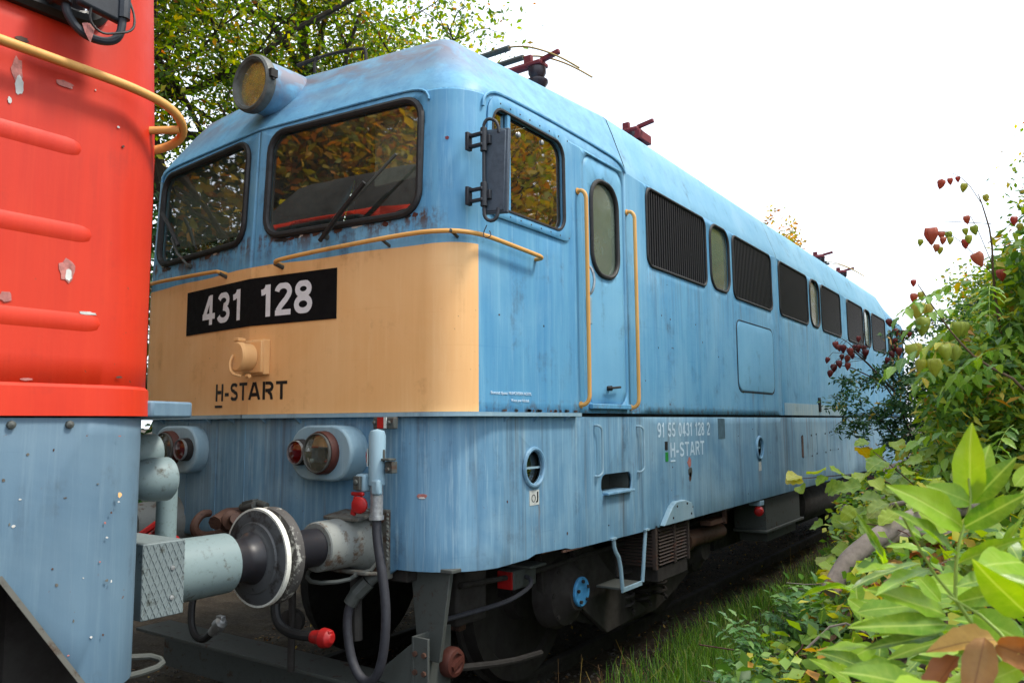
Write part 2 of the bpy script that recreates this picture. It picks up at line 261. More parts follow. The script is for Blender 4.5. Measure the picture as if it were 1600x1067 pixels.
# ------------------------------------------------------------------ object helpers
PINV = {}
def thing(name, label, cat, loc, group=None):
    o = bpy.data.objects.new(name, None); COL.objects.link(o); o.location = loc; o.empty_display_size = 0.2
    o['label'] = label; o['category'] = cat
    if group: o['group'] = group
    PINV[o.name] = Matrix.Translation(Vector(loc)).inverted(); return o
def link(name, mesh, parent=None, label=None, kind=None, cat=None, group=None, mw=None):
    o = bpy.data.objects.new(name, mesh); COL.objects.link(o)
    if parent is not None:
        o.parent = parent
        if parent.name in PINV: o.matrix_parent_inverse = PINV[parent.name]
    if mw is not None: o.matrix_basis = mw
    if label: o['label'] = label
    if kind: o['kind'] = kind
    if cat: o['category'] = cat
    if group: o['group'] = group
    return o
class MB:
    def __init__(s): s.v = []; s.f = []; s.mi = []; s.cur = 0
    def add(s, vs, fs):
        b = len(s.v); s.v += [tuple(v) for v in vs]; s.f += [tuple(b + i for i in f) for f in fs]; s.mi += [s.cur] * len(fs); return s
    def box(s, c, d, rot=None):
        c = Vector(c); R = rot or Matrix.Identity(3); h = [x / 2 for x in d]; vs = []
        for x in (-1, 1):
            for y in (-1, 1):
                for z in (-1, 1): vs.append(c + R @ Vector((x * h[0], y * h[1], z * h[2])))
        return s.add(vs, [(0, 1, 3, 2), (4, 6, 7, 5), (0, 4, 5, 1), (2, 3, 7, 6), (0, 2, 6, 4), (1, 5, 7, 3)])
    def b6(s, x0, x1, y0, y1, z0, z1): return s.box(((x0 + x1) / 2, (y0 + y1) / 2, (z0 + z1) / 2), (abs(x1 - x0), abs(y1 - y0), abs(z1 - z0)))
    def lathe(s, o, ax, prof, n=24):
        o = Vector(o); ax = Vector(ax).normalized(); a = ax.orthogonal().normalized(); b = ax.cross(a); vs = []; fs = []
        for (t, r) in prof:
            for i in range(n):
                q = 2 * math.pi * i / n; vs.append(o + ax * t + (a * math.cos(q) + b * math.sin(q)) * r)
        for j in range(len(prof) - 1):
            for i in range(n):
                i2 = (i + 1) % n; fs.append((j * n + i, j * n + i2, (j + 1) * n + i2, (j + 1) * n + i))
        if prof[0][1] > 1e-4: fs.append(tuple(range(n))[::-1])
        if prof[-1][1] > 1e-4: fs.append(tuple((len(prof) - 1) * n + i for i in range(n)))
        return s.add(vs, fs)
    def cyl(s, p0, p1, r, n=16, r1=None):
        p0, p1 = Vector(p0), Vector(p1); return s.lathe(p0, p1 - p0, [(0, r), ((p1 - p0).length, r if r1 is None else r1)], n)
    def tube(s, pts, r, n=8, closed=False, smooth=0, taper=None):
        P = [Vector(p) for p in pts]
        for _ in range(smooth):
            Q = [P[0]] if not closed else []
            rngi = range(len(P) if closed else len(P) - 1)
            for i in rngi:
                a, b = P[i], P[(i + 1) % len(P)]; Q += [a.lerp(b, 0.25), a.lerp(b, 0.75)]
            if not closed: Q.append(P[-1])
            P = Q
        m = len(P); vs = []; fs = []; up = None
        for i, p in enumerate(P):
            if closed: t = (P[(i + 1) % m] - P[i - 1])
            else: t = P[min(i + 1, m - 1)] - P[max(i - 1, 0)]
            t = t.normalized() if t.length > 1e-9 else Vector((0, 0, 1))
            if up is None: up = t.orthogonal().normalized()
            up = (up - t * up.dot(t)); up = up.normalized() if up.length > 1e-6 else t.orthogonal().normalized()
            w = t.cross(up); rr = r if taper is None else r + (taper - r) * i / (m - 1)
            for j in range(n):
                q = 2 * math.pi * j / n; vs.append(p + (up * math.cos(q) + w * math.sin(q)) * rr)
        for i in range(m if closed else m - 1):
            i2 = (i + 1) % m
            for j in range(n):
                j2 = (j + 1) % n; fs.append((i * n + j, i * n + j2, i2 * n + j2, i2 * n + j))
        if not closed: fs += [tuple(range(n))[::-1], tuple((m - 1) * n + j for j in range(n))]
        return s.add(vs, fs)
    def prism(s, poly, d):  # poly: list of 3D points (planar), extruded by vector d
        n = len(poly); d = Vector(d); vs = [Vector(p) for p in poly] + [Vector(p) + d for p in poly]
        fs = [tuple(range(n))[::-1], tuple(range(n, 2 * n))] + [(i, (i + 1) % n, n + (i + 1) % n, n + i) for i in range(n)]
        return s.add(vs, fs)
    def mesh(s, name, mats, angle=35, recalc=True):
        me = bpy.data.meshes.new(name); me.from_pydata(s.v, [], s.f)
        for m in mats if isinstance(mats, (list, tuple)) else [mats]: me.materials.append(MAT[m])
        if any(s.mi): me.polygons.foreach_set('material_index', s.mi)
        if recalc:
            bm = bmesh.new(); bm.from_mesh(me); bmesh.ops.recalc_face_normals(bm, faces=bm.faces); bm.to_mesh(me); bm.free()
        me.polygons.foreach_set('use_smooth', [True] * len(me.polygons)); me.set_sharp_from_angle(angle=R_(angle)); me.update(); return me
    def build(s, name, mat, parent=None, bevel=0, **kw):
        o = link(name, s.mesh(name, mat), parent, **kw)
        if bevel:
            b = o.modifiers.new('bevel', 'BEVEL'); b.width = bevel; b.segments = 2; b.limit_method = 'ANGLE'; b.angle_limit = R_(40); b.harden_normals = False
        return o
def B(name, mat, parent, fn, bevel=0, **kw):
    m = MB(); fn(m); return m.build(name, mat, parent, bevel, **kw)

FONT = bpy.data.curves.new('tmpfont', 'FONT')
def text(name, body, mat, parent, origin, xdir, zdir, w, h, bold=0.0, label=None, thick=0.0015):
    c = bpy.data.curves.new('t', 'FONT'); c.body = body; c.size = 1; c.offset = bold; c.extrude = 0.01
    o = bpy.data.objects.new('t', c); COL.objects.link(o); dg = bpy.context.evaluated_depsgraph_get()
    me = bpy.data.meshes.new_from_object(o.evaluated_get(dg)); bpy.data.objects.remove(o); bpy.data.curves.remove(c)
    xs = [v.co.x for v in me.vertices]; ys = [v.co.y for v in me.vertices]; x0, x1, y0, y1 = min(xs), max(xs), min(ys), max(ys)
    xd = Vector(xdir).normalized(); zd = Vector(zdir).normalized(); nd = xd.cross(zd); O = Vector(origin)
    for v in me.vertices:
        a = (v.co.x - x0) / (x1 - x0) * w; b = (v.co.y - y0) / (y1 - y0) * h; v.co = O + xd * a + zd * b + nd * (thick * (1 if v.co.z > 0 else -1))
    me.name = name; me.materials.clear(); me.materials.append(MAT[mat]); me.update()
    return link(name, me, parent, label=label)

def rr(s0, s1, z0, z1, r, n=6, r2=None):
    r = min(r, (s1 - s0) / 2 - 1e-4, (z1 - z0) / 2 - 1e-4); P = []
    for cx, cz, a0 in ((s1 - r, z1 - r, 0), (s0 + r, z1 - r, 90), (s0 + r, z0 + r, 180), (s1 - r, z0 + r, 270)):
        for i in range(n + 1):
            a = R_(a0 + 90 * i / n); P.append((cx + r * math.cos(a), cz + r * math.sin(a)))
    return P
def inside(p, poly):
    x, y = p; c = False; j = len(poly) - 1
    for i in range(len(poly)):
        xi, yi = poly[i]; xj, yj = poly[j]
        if (yi > y) != (yj > y) and x < (xj - xi) * (y - yi) / (yj - yi) + xi: c = not c
        j = i
    return c
def panel(outer, holes, cols, rows):
    V = []; E = []
    def loop(P):
        b = len(V); V.extend(Vector(p) for p in P); E.extend((b + i, b + (i + 1) % len(P)) for i in range(len(P)))
    OO = []
    for i, a in enumerate(outer):
        b = outer[(i + 1) % len(outer)]; OO.append(a); ts = []
        if abs(b[0] - a[0]) > 1e-6: ts = sorted((c - a[0]) / (b[0] - a[0]) for c in cols)
        OO += [(a[0] + (b[0] - a[0]) * t, a[1] + (b[1] - a[1]) * t) for t in ts if .002 < t < .998]
    loop(OO)
    for h in holes: loop(h)
    for c in cols:
        for r in rows:
            if inside((c, r), outer) and not any(inside((c, r), h) for h in holes): V.append(Vector((c, r)))
    v, e, f, *_ = delaunay_2d_cdt(V, E, [], 0, 1e-5)
    F = []
    for t in f:
        cx = sum(v[i][0] for i in t) / 3; cz = sum(v[i][1] for i in t) / 3
        if inside((cx, cz), outer) and not any(inside((cx, cz), h) for h in holes): F.append(tuple(t))
    return [tuple(p) for p in v], F

# ------------------------------------------------------------------ loco shell (plan outline by height)
KT = math.tan(R_(5.915)); YC = 7.49
LEV = [(0, 0, 0), (2.6, 0, 0), (3.46, .004, .04), (3.50, .010, .055), (3.56, .030, .09), (3.65, .062, .145), (3.78, .108, .225), (3.90, .155, .31), (3.935, .185, .36), (3.955, .24, .44), (3.97, .34, .58), (3.99, .60, .90), (4.01, 1.0, 1.35), (4.02, 1.48, 1.85)]
class Shell:
    def __init__(s, w, y0, r): 
        s.w, s.y0, s.r = w, y0, r; s.L1, s.La, s.yt = s.dims(w, y0)[:3]
    def dims(s, w, y0):
        T = s.r * math.tan(R_(84.085 / 2)); L1 = w / math.cos(R_(5.915)) - T; return L1, s.r * R_(84.085), y0 + w * KT + T
    def lev(s, z):
        for (a, b) in zip(LEV, LEV[1:]):
            if z <= b[0]:
                t = max(0, (z - a[0]) / (b[0] - a[0])); return a[1] + (b[1] - a[1]) * t, a[2] + (b[2] - a[2]) * t
        return LEV[-1][1:]
    def pt(s, q, z, off=0.0):
        si, fi = s.lev(z); w = s.w - si; y0 = s.y0 + fi
        r = s.r if z < 3.5 else s.r + (.09 - s.r) * min(1, (z - 3.5) / .4)
        if w < 0.4: r = .09 * w / 0.4
        T = r * math.tan(R_(84.085 / 2)); L1 = w / math.cos(R_(5.915)) - T; yt = y0 + w * KT + T
        if q <= s.L1:
            d = Vector((math.cos(R_(5.915)), math.sin(R_(5.915)), 0)); p = Vector((0, y0, z)) + d * (q / s.L1 * L1); n = Vector((d.y, -d.x, 0))
        elif q <= s.L1 + s.La:
            a = (q - s.L1) / s.La * R_(84.085); n = Vector((math.cos(R_(-84.085) + a), math.sin(R_(-84.085) + a), 0)); p = Vector((w - r, yt, z)) + n * r
        else:
            yend = 40.0; u = (q - s.L1 - s.La) / (yend - s.yt); p = Vector((w, yt + u * (yend - yt), z)); n = Vector((1, 0, 0))
            # keep absolute y on the side where the level equals the base
            p.y = max(yt, s.yt + (q - s.L1 - s.La)) if s.yt + (q - s.L1 - s.La) > yt + 0.35 else yt + (q - s.L1 - s.La) * ((s.yt + 0.35 + (yt - s.yt)) - yt) / max(1e-6, 0.35 + (yt - s.yt)) if yt - s.yt < 1e-9 else yt + (q - s.L1 - s.La) * 0.35 / (0.35 + (yt - s.yt)) if s.yt + (q - s.L1 - s.La) <= yt + 0.35 else p.y
        if z > 3.5 and p.y < 2.13:      # the cab roof narrows towards the nose
            e = min(1, (z - 3.5) / .45) * .17 * min(1, max(0, (2.13 - p.y) / 1.5)); p.x *= 1 - e / 1.3
        return p + n * off
    def nrm(s, q):
        if q <= s.L1: return Vector((math.sin(R_(5.915)), -math.cos(R_(5.915)), 0))
        if q <= s.L1 + s.La:
            a = (q - s.L1) / s.La * R_(84.085) - R_(84.085); return Vector((math.cos(a), math.sin(a), 0))
        return Vector((1, 0, 0))
    def sy(s, y): return s.L1 + s.La + (y - s.yt)
    def sx(s, x): return x / math.cos(R_(5.915))
UP = Shell(1.5, 0.0, 0.25); LO = Shell(1.5, 0.0, 0.40)
IDT = lambda p: p
def mirx(p): return Vector((-p[0], p[1], p[2]))
def rear(p): return Vector((-p[0], 2 * YC - p[1], p[2]))
def rearm(p): return Vector((p[0], 2 * YC - p[1], p[2]))

def wall(name, sh, outer, holes, cols, rows, mats, parent, T, flip=False, thick=0.03, matfn=None, extra_edges=None, off=0.0, label=None):
    v, F = panel(outer, holes, cols, rows)
    vs = [tuple(T(sh.pt(p[0], p[1], off))) for p in v]
    me = bpy.data.meshes.new(name)
    # orient outward
    FF = []
    for t in F:
        a, b, c = (Vector(vs[i]) for i in t[:3]); n = (b - a).cross(c - a)
        q = sum(v[i][0] for i in t) / len(t); nn = T(sh.nrm(q)) - T(Vector((0, 0, 0)))
        FF.append(t if n.dot(nn) > 0 else t[::-1])
    me.from_pydata(vs, [], FF)
    for m in mats: me.materials.append(MAT[m])
    if matfn: me.polygons.foreach_set('material_index', [matfn(sum(v[i][0] for i in t) / 3, sum(v[i][1] for i in t) / 3) for t in FF])
    me.polygons.foreach_set('use_smooth', [True] * len(FF)); me.update()
    o = link(name, me, parent, label=label)
    if thick:
        m = o.modifiers.new('solid', 'SOLIDIFY'); m.thickness = thick; m.offset = -1; m.use_even_offset = False; m.use_rim = True
        wn = o.modifiers.new('wn', 'WEIGHTED_NORMAL'); wn.keep_sharp = True; wn.mode = 'FACE_AREA'; me.set_sharp_from_angle(angle=R_(30))
    return o
def ring(name, sh, poly, r, mat, parent, T, off=0.004, n=8, label=None):
    m = MB(); m.tube([T(sh.pt(p[0], p[1], off)) for p in poly], r, n, closed=True); return m.build(name, mat, parent, label=label)
def pane(name, sh, poly, mat, parent, T, off=-0.012, label=None):
    m = MB(); P = [T(sh.pt(p[0], p[1], off)) for p in poly]; m.add(P, [tuple(range(len(P)))]); return m.build(name, mat, parent, label=label)
def box_on(m, sh, q, z, w, h, d, off=0.0, T=IDT):
    """box sitting on the shell at (q,z): w along the skin, h up, d outward"""
    p = T(sh.pt(q, z, off + d / 2)); n = T(sh.nrm(q)) - T(Vector((0, 0, 0))); up = Vector((0, 0, 1)); t = up.cross(n).normalized()
    m.box(p, (w, d, h), Matrix((t, n, up)).transposed())

S_ARC0 = UP.L1; S_ARC1 = UP.L1 + UP.La
def arc_cols(sh): return [sh.L1 - 0.02] + [sh.L1 + sh.La * i / 10 for i in range(11)] + [sh.L1 + sh.La + 0.02]
ROWS = [1.75 + 0.1 * i for i in range(18)]
WS = rr(UP.sx(.105), UP.sx(1.24), 2.765, 3.425, .12)
SW = rr(UP.sy(.42), UP.sy(1.225), 2.83, 3.41, .10)
DOOR = rr(UP.sy(1.49), UP.sy(2.085), 1.75, 3.44, .10)
DOORW = rr(UP.sy(1.60), UP.sy(1.985), 2.63, 3.30, .16, 8)
S_CREAM = UP.L1 + UP.La * 0.86

# ================================================================== BLUE LOCOMOTIVE
loco = thing('locomotive', 'long faded blue electric locomotive with cream front band numbered 431 128', 'locomotive', (0, YC, -0.15))
def cab(T, tag, front):
    rear_l = None if front else None
    for side in (1, -1):
        TT = T if side == 1 else (lambda p, T=T: T(mirx(p)))
        outer = [(0, 1.69), (UP.sy(2.125), 1.69), (UP.sy(2.125), 3.46), (0, 3.46)]
        # cream split: keep exact edges by giving cdt extra points along them
        holes = [WS, SW, DOOR]
        cols = [0.02, .3, .6, .9] + arc_cols(UP) + [UP.sy(y) for y in (.6, .9, 1.2, 1.45)]
        V = outer; 
        wall('cab_wall', UP, outer, holes, cols, ROWS, ['body_blue'], loco, TT)
        if front or side == 1:
            # cream band: thin painted sheet over the nose, 1.5 mm proud
            N = 12; cs = [i / 8 * UP.L1 for i in range(9)] + [UP.L1 + (S_CREAM - UP.L1) * i / 12 for i in range(1, 13)]
            m = MB(); vs = []; fs = []
            for i, c in enumerate(cs):
                top = 2.588 + 0.004 * math.sin(c * 9)
                vs += [TT(UP.pt(c, 1.692, .0018)), TT(UP.pt(c, top, .0018))]
            fs = [(2 * i, 2 * i + 2, 2 * i + 3, 2 * i + 1) for i in range(len(cs) - 1)]
            m.add(vs, fs); o = m.build('cream_band', 'cream', loco)
            for p in o.data.polygons:
                pass
        # windscreen
        w = ring('windscreen_frame', UP, WS, .021, 'rubber', loco, TT, .006, 8)
        pane('glass', UP, WS, 'windscreen_glass', w, TT, -0.006)
        # side window: frame plate, mullion, panes
        fo = rr(UP.sy(.375), UP.sy(1.32), 2.775, 3.475, .11)
        o = wall('side_window_frame', UP, fo, [SW], [UP.sy(y) for y in (.38, .5, .7, .9, 1.1)], [2.8, 3.43], ['body_blue'], loco, TT, thick=.012, off=.013)
        ring('rubber_seal', UP, SW, .011, 'rubber', o, TT, .008, 6)
        pane('glass', UP, SW, 'side_glass', o, TT, -.014)
        m = MB(); box_on(m, UP, UP.sy(.60), 3.12, .028, .58, .02, -.01, TT); m.build('mullion', 'body_blue', o)
        for y, z in ((.74, 3.33), (1.0, 3.36)):
            m = MB(); m.lathe(TT(UP.pt(UP.sy(y), z, -.012)), TT(Vector((1, 0, 0))), [(0, .016), (.006, .016), (.010, .010), (.012, 0.001)], 10); m.build('knob', 'silver', o)
        # rivets on the frame
        m = MB()
        for y in [.5 + .11 * i for i in range(8)]: m.lathe(TT(UP.pt(UP.sy(y), 3.443, .012)), TT(Vector((1, 0, 0))), [(0, .006), (.004, .004), (.005, .0005)], 6)
        for y in [.5 + .11 * i for i in range(8)]: m.lathe(TT(UP.pt(UP.sy(y), 2.80, .012)), TT(Vector((1, 0, 0))), [(0, .006), (.004, .004), (.005, .0005)], 6)
        m.build('rivet', 'bracket_metal', o)
        # door
        dp = rr(UP.sy(1.496), UP.sy(2.079), 1.756, 3.434, .096)
        d = wall('door', UP, dp, [DOORW], [UP.sy(y) for y in (1.55, 1.8, 2.03)], ROWS, ['hatch_blue'], loco, TT, thick=.03, off=-.010)
        r = ring('door_window_frame', UP, DOORW, .016, 'rubber', d, TT, -.004)
        pane('glass', UP, DOORW, 'milky_glass', r, TT, -.02)
        m = MB(); box_on(m, UP, UP.sy(1.79), 1.735, .56, .035, .035, 0, TT); m.build('door_sill', 'body_blue', loco, .006)
        if front and side == 1:
            m = MB(); m.tube([(1.49, 1.545, 2.66), (1.515, 1.545, 2.66), (1.53, 1.56, 2.60), (1.53, 1.56, 2.54), (1.515, 1.545, 2.48), (1.49, 1.545, 2.48)], .009, 8, smooth=1); m.build('door_handle', 'silver', d)
            m = MB(); m.b6(1.488, 1.505, 1.515, 1.575, 2.28, 2.46); m.build('lock_plate', 'pale_blue', d, .004)
            m = MB(); m.cyl((1.49, 1.80, 1.86), (1.52, 1.80, 1.86), .018, 10); m.tube([(1.52, 1.74, 1.862), (1.525, 1.80, 1.862), (1.52, 1.93, 1.872)], .008, 6); m.build('latch', 'dark_metal', d)
        # drip rails
        m = MB(); pts = [TT(UP.pt(UP.sx(x), z, .008)) for x, z in ((.0, 3.475), (.3, 3.478), (.8, 3.485), (1.1, 3.485), (1.2, 3.478), (1.262, 3.455), (1.285, 3.42), (1.287, 3.40))]
        m.tube(pts, .0075, 6, smooth=1); m.build('front_drip_rail', 'body_blue', loco)
        m = MB(); pts = [TT(UP.pt(UP.sy(y), z, .010)) for y, z in ((.335, 3.38), (.34, 3.44), (.40, 3.49), (.52, 3.515), (.9, 3.54), (1.3, 3.548), (1.8, 3.54), (1.98, 3.53), (2.07, 3.50), (2.11, 3.45))]
        m.tube(pts, .009, 6, smooth=1); m.build('side_drip_rail', 'body_blue', loco)
cab(IDT, 'front', True)
cab(rear, 'rear', False)

# roof sections
def roof_cab(T):
    m = MB()
    for side in (1, -1):
        TT = T if side == 1 else (lambda p, T=T: T(mirx(p)))
        qs = [UP.L1 * t for t in (0, .25, .5, .75, .9, .97)] + [UP.L1 + UP.La * i / 12 for i in range(13)] + [UP.sy(y) for y in (.5, .62, .76, 1.0, 1.4, 1.8, 2.12)]
        zs = [l[0] for l in LEV[2:]]; vs = []; nq = len(qs)
        for z in zs:
            for q in qs: vs.append(TT(UP.pt(q, z)))
        fs = [(j * nq + i, j * nq + i + 1, (j + 1) * nq + i + 1, (j + 1) * nq + i) for j in range(len(zs) - 1) for i in range(nq - 1)]
        m.add(vs, fs)
    me = m.mesh('cab_roof', 'brow_blue', 40)
    bm = bmesh.new(); bm.from_mesh(me); bmesh.ops.remove_doubles(bm, verts=bm.verts, dist=.0005); bm.to_mesh(me); bm.free()
    link('cab_roof', me, loco)
roof_cab(IDT); roof_cab(rear)
PROF = [(1.5 - a, z) for z, a, _ in LEV[2:]]
def roof_sec(y0, y1):
    m = MB(); P = [(x, z) for x, z in PROF] + [(-x, z) for x, z in PROF[::-1]]
    n = 8; vs = []
    for i in range(n + 1):
        y = y0 + (y1 - y0) * i / n
        vs += [(x, y, z) for x, z in P]
    k = len(P); fs = [(i * k + j, (i + 1) * k + j, (i + 1) * k + j + 1, i * k + j + 1) for i in range(n) for j in range(k - 1)]
    m.add(vs, fs); m.build('roof_panel', 'roof_blue', loco)
SEAM = [2.13, 5.90, 9.08, 12.85]
for a, b in zip(SEAM, SEAM[1:]): roof_sec(a + .005, b - .005)
# side panels with grilles and oval windows
G_ = [(2.47, 3.70), (4.42, 5.66), (5.96, 7.19), (7.90, 9.02), (9.47, 10.62), (11.38, 12.62)]
O_ = [(3.785, 4.34), (7.285, 7.825), (10.70, 11.28)]
for side in (1, -1):
    TT = IDT if side == 1 else mirx
    for a, b in zip(SEAM, SEAM[1:]):
        hg = [rr(UP.sy(p), UP.sy(q), 2.825, 3.44, .085) for p, q in G_ if a < p < b]
        ho = [rr(UP.sy(p + .03), UP.sy(q - .03), 2.84, 3.44, .15, 8) for p, q in O_ if a < p < b]
        outer = [(UP.sy(a + .005), 1.69), (UP.sy(b - .005), 1.69), (UP.sy(b - .005), 3.46), (UP.sy(a + .005), 3.46)]
        w = wall('side_panel', UP, outer, hg + ho, [UP.sy(a + .3 * i) for i in range(1, 14)], ROWS, ['body_blue'], loco, TT)
        if side == 1:
            for h in hg:
                r = ring('grille_frame', UP, h, .013, 'rubber', loco, TT, .003, 8)
                s0 = min(p[0] for p in h) - UP.sy(0); s1 = max(p[0] for p in h) - UP.sy(0)
                m = MB(); nsl = int((s1 - s0) / .045)
                for i in range(nsl):
                    y = s0 + .025 + i * (s1 - s0 - .02) / nsl
                    m.box((1.480, y, 3.132), (.034, .016, .61), Euler((0, 0, R_(-12))).to_matrix())
                m.build('grille_slats', 'slat_metal', r, kind='stuff')
            for h in ho:
                r = ring('oval_window_frame', UP, h, .014, 'rubber', loco, TT, .003, 8)
                pane('glass', UP, h, 'milky_glass', r, TT, -.015)
# dark interior block behind the grilles and at seams, underframe
B('machine_room', 'dark_metal', loco, lambda m: (m.b6(-1.40, 1.40, 2.3, 12.68, 1.70, 3.52), m.b6(-1.2, 1.2, 2.0, 13.0, 3.52, 3.93)))
B('inner_sill', 'dark_metal', loco, lambda m: m.b6(-1.46, 1.46, .55, 2 * YC - .55, 1.58, 1.70))
# cab interior
B('cab_back_wall', 'interior_grey', loco, lambda m: m.b6(-1.4, 1.4, 2.14, 2.2, 1.7, 3.5))
B('desk', 'interior_light', loco, lambda m: (m.b6(-1.25, 1.25, .18, .62, 2.68, 2.74), m.b6(-1.25, 1.25, .56, .62, 2.0, 2.68)))
B('inner_shelf', 'interior_light', loco, lambda m: m.b6(-.05, 1.35, .75, .80, 2.90, 3.0), .01)
B('control_box', 'interior_red', loco, lambda m: m.b6(.75, 1.25, .9, 1.2, 2.6, 2.93))
B('control_box', 'interior_grey', loco, lambda m: m.b6(.15, .45, .9, 1.1, 2.6, 2.9))
B('seat', 'interior_grey', loco, lambda m: (m.b6(.4, .8, 1.3, 1.45, 2.5, 3.15), m.b6(-.9, -.5, 1.3, 1.45, 2.5, 3.15)), .03)
B('sun_blind', 'blind', loco, lambda m: (m.b6(.78, 1.22, .26, .27, 3.02, 3.42),), .01)
B('sun_blind', 'blind', loco, lambda m: (m.b6(-1.25, -.12, .24, .25, 2.90, 3.44),), .01)

# grey-blue ledge under the cream band
def ledge(sh, z0, z1, qmax, o1, T, parent, mat='pale_blue', o0=-.01):
    m = MB()
    for side in (1, -1):
        TT = T if side == 1 else (lambda p, T=T: T(mirx(p)))
        qs = [sh.L1 * t for t in (0, .3, .6, .9)] + [sh.L1 + sh.La * i / 10 for i in range(11)] + [(sh.L1 + sh.La + qmax) / 2, qmax]
        qs = sorted(q for q in qs if q <= qmax + 1e-6); vs = []
        for q in qs: vs += [TT(sh.pt(q, z0, o0)), TT(sh.pt(q, z0, o1)), TT(sh.pt(q, z1, o1)), TT(sh.pt(q, z1, o0))]
        fs = [(i * 4 + j, i * 4 + 4 + j, i * 4 + 4 + (j + 1) % 4, i * 4 + (j + 1) % 4) for i in range(len(qs) - 1) for j in range(4)] + [tuple((len(qs) - 1) * 4 + j for j in range(4))]
        m.add(vs, fs)
    return m.build('ledge', mat, parent)
le = ledge(UP, 1.668, 1.69, UP.sy(1.34), .045, IDT, loco)
for x in (.15, .42, 1.05): 
    for sg in (1, -1):
        p = UP.pt(UP.sx(x), 1.668); n = UP.nrm(.1); p.x *= sg
        nn = Vector((n.x * sg, n.y, 0)); m = MB(); t = Vector((.006, 0, 0))
        m.prism([p - t, p + nn * .04 - t, p + Vector((0, 0, -.035)) - t], t * 2); m.build('gusset', 'skirt_blue', le)
for y in (.55, .85, 1.2):
    m = MB(); m.prism([(1.5, y, 1.668), (1.54, y, 1.668), (1.5, y, 1.635)], (0, .008, 0)); m.build('gusset', 'skirt_blue', le)

# skirt
PORT = [(LO.sy(.845) + .092 * math.cos(a), 1.375 + .095 * math.sin(a)) for a in [2 * math.pi * i / 24 for i in range(24)]]
POCK = rr(LO.sy(1.66), LO.sy(2.12), 1.145, 1.285, .06)
def skirt(T, front):
    for side in (1, -1):
        TT = T if side == 1 else (lambda p, T=T: T(mirx(p)))
        qe = LO.sy(2.16)
        bottom = [(0, .94), (.95, .93), (1.02, .865), (1.08, .845), (1.12, .873), (LO.sy(.5), .862), (LO.sy(.78), .866), (LO.sy(.86), .882), (LO.sy(1.2), .872), (LO.sy(1.26), .858), (LO.sy(1.40), .852), (qe, .845)]
        outer = bottom + [(qe, 1.666), (0, 1.666)]
        wall('skirt', LO, outer, [PORT, POCK], [.3, .6, .9] + arc_cols(LO), [1.0, 1.1, 1.2, 1.3, 1.4, 1.5, 1.6], ['skirt_blue'], loco, TT, thick=.02)
        r = ring('porthole_ring', LO, [(LO.sy(.845) + (p[0] - LO.sy(.845)) * 1.12, 1.375 + (p[1] - 1.375) * 1.12) for p in PORT], .014, 'skirt_blue', loco, TT, .006, 8)
        m = MB(); m.add([TT(LO.pt(q, z, -.03)) for q, z in PORT], [tuple(range(24))]); m.build('porthole_glass', 'lamp_glass', r)
        m = MB(); box_on(m, LO, LO.sy(.845), 1.372, .17, .012, .01, -.02, TT); m.build('porthole_bar', 'pale_blue', r)
        m = MB(); a, b = TT(Vector((1.47, 1.64, 1.12))), TT(Vector((1.30, 2.14, 1.31)))
        x0, x1 = sorted((a.x, b.x)); y0, y1 = sorted((a.y, b.y)); 
        m.b6(x0, x1, y0, y1, 1.115, 1.14); m.b6(x0, x1, y0, y1, 1.29, 1.31); m.b6(x0, x1, y0, y0 + .02, 1.14, 1.29); m.b6(x0, x1, y1 - .02, y1, 1.14, 1.29); xi = x0 if a.x > 0 else x1 - .02; m.b6(xi, xi + .02, y0 + .02, y1 - .02, 1.14, 1.29)
        fp = m.build('foot_pocket', 'bracket_metal', loco)
        m = MB(); ax = TT(Vector((1.46, 0, 0))).x; m.box((ax, (y0 + y1) / 2 , 1.158), (.16, .40, .018)); m.build('foot_step', 'skirt_blue', fp, .004)
skirt(IDT, True); skirt(rear, False)
for side in (1, -1):
    m = MB(); TT = IDT if side == 1 else mirx
    for a, b in ((2.165, 5.895), (5.90, 9.075), (9.08, 2 * YC - 2.165)):
        hs = [[(LO.sy(c) + .092 * math.cos(t), 1.36 + .095 * math.sin(t)) for t in [2 * math.pi * i / 20 for i in range(20)]] for c in (5.03, 10.15) if a < c < b]
        z1 = 1.666
        wall('side_skirt', LO, [(LO.sy(a), .845), (LO.sy(b), .845), (LO.sy(b), z1), (LO.sy(a), z1)], hs, [LO.sy(a + .4 * i) for i in range(1, 10)], [1.0, 1.2, 1.4, 1.6], ['skirt_blue'], loco, TT, thick=.02)
        if side == 1:
            for c, h in zip([c for c in (5.03, 10.15) if a < c < b], hs):
                r = ring('porthole_ring', LO, [(LO.sy(c) + (p[0] - LO.sy(c)) * 1.15, 1.36 + (p[1] - 1.36) * 1.15) for p in h], .014, 'skirt_blue', loco, TT, .006)
                B('porthole_bar', 'pale_blue', r, lambda m: m.b6(1.475, 1.485, c - .09, c + .09, 1.352, 1.366))
                B('sticker', 'white_sticker', loco, lambda m: m.b6(1.5, 1.502, c - .04, c + .04, 1.13, 1.22))
# skirt front panel seams (vertical folds) and rear portion behind buffers
for x in (-1.0, -.72, -.35, -.02, .28, .46):
    m = MB(); box_on(m, LO, LO.sx(abs(x)), 1.30, .008, .70, .004, 0, IDT if x > 0 else mirx); m.build('weld_seam', 'skirt_blue', loco)
B('headstock', 'bogie_metal', loco, lambda m: m.b6(-1.15, 1.15, .16, .5, .80, 1.6), .01)
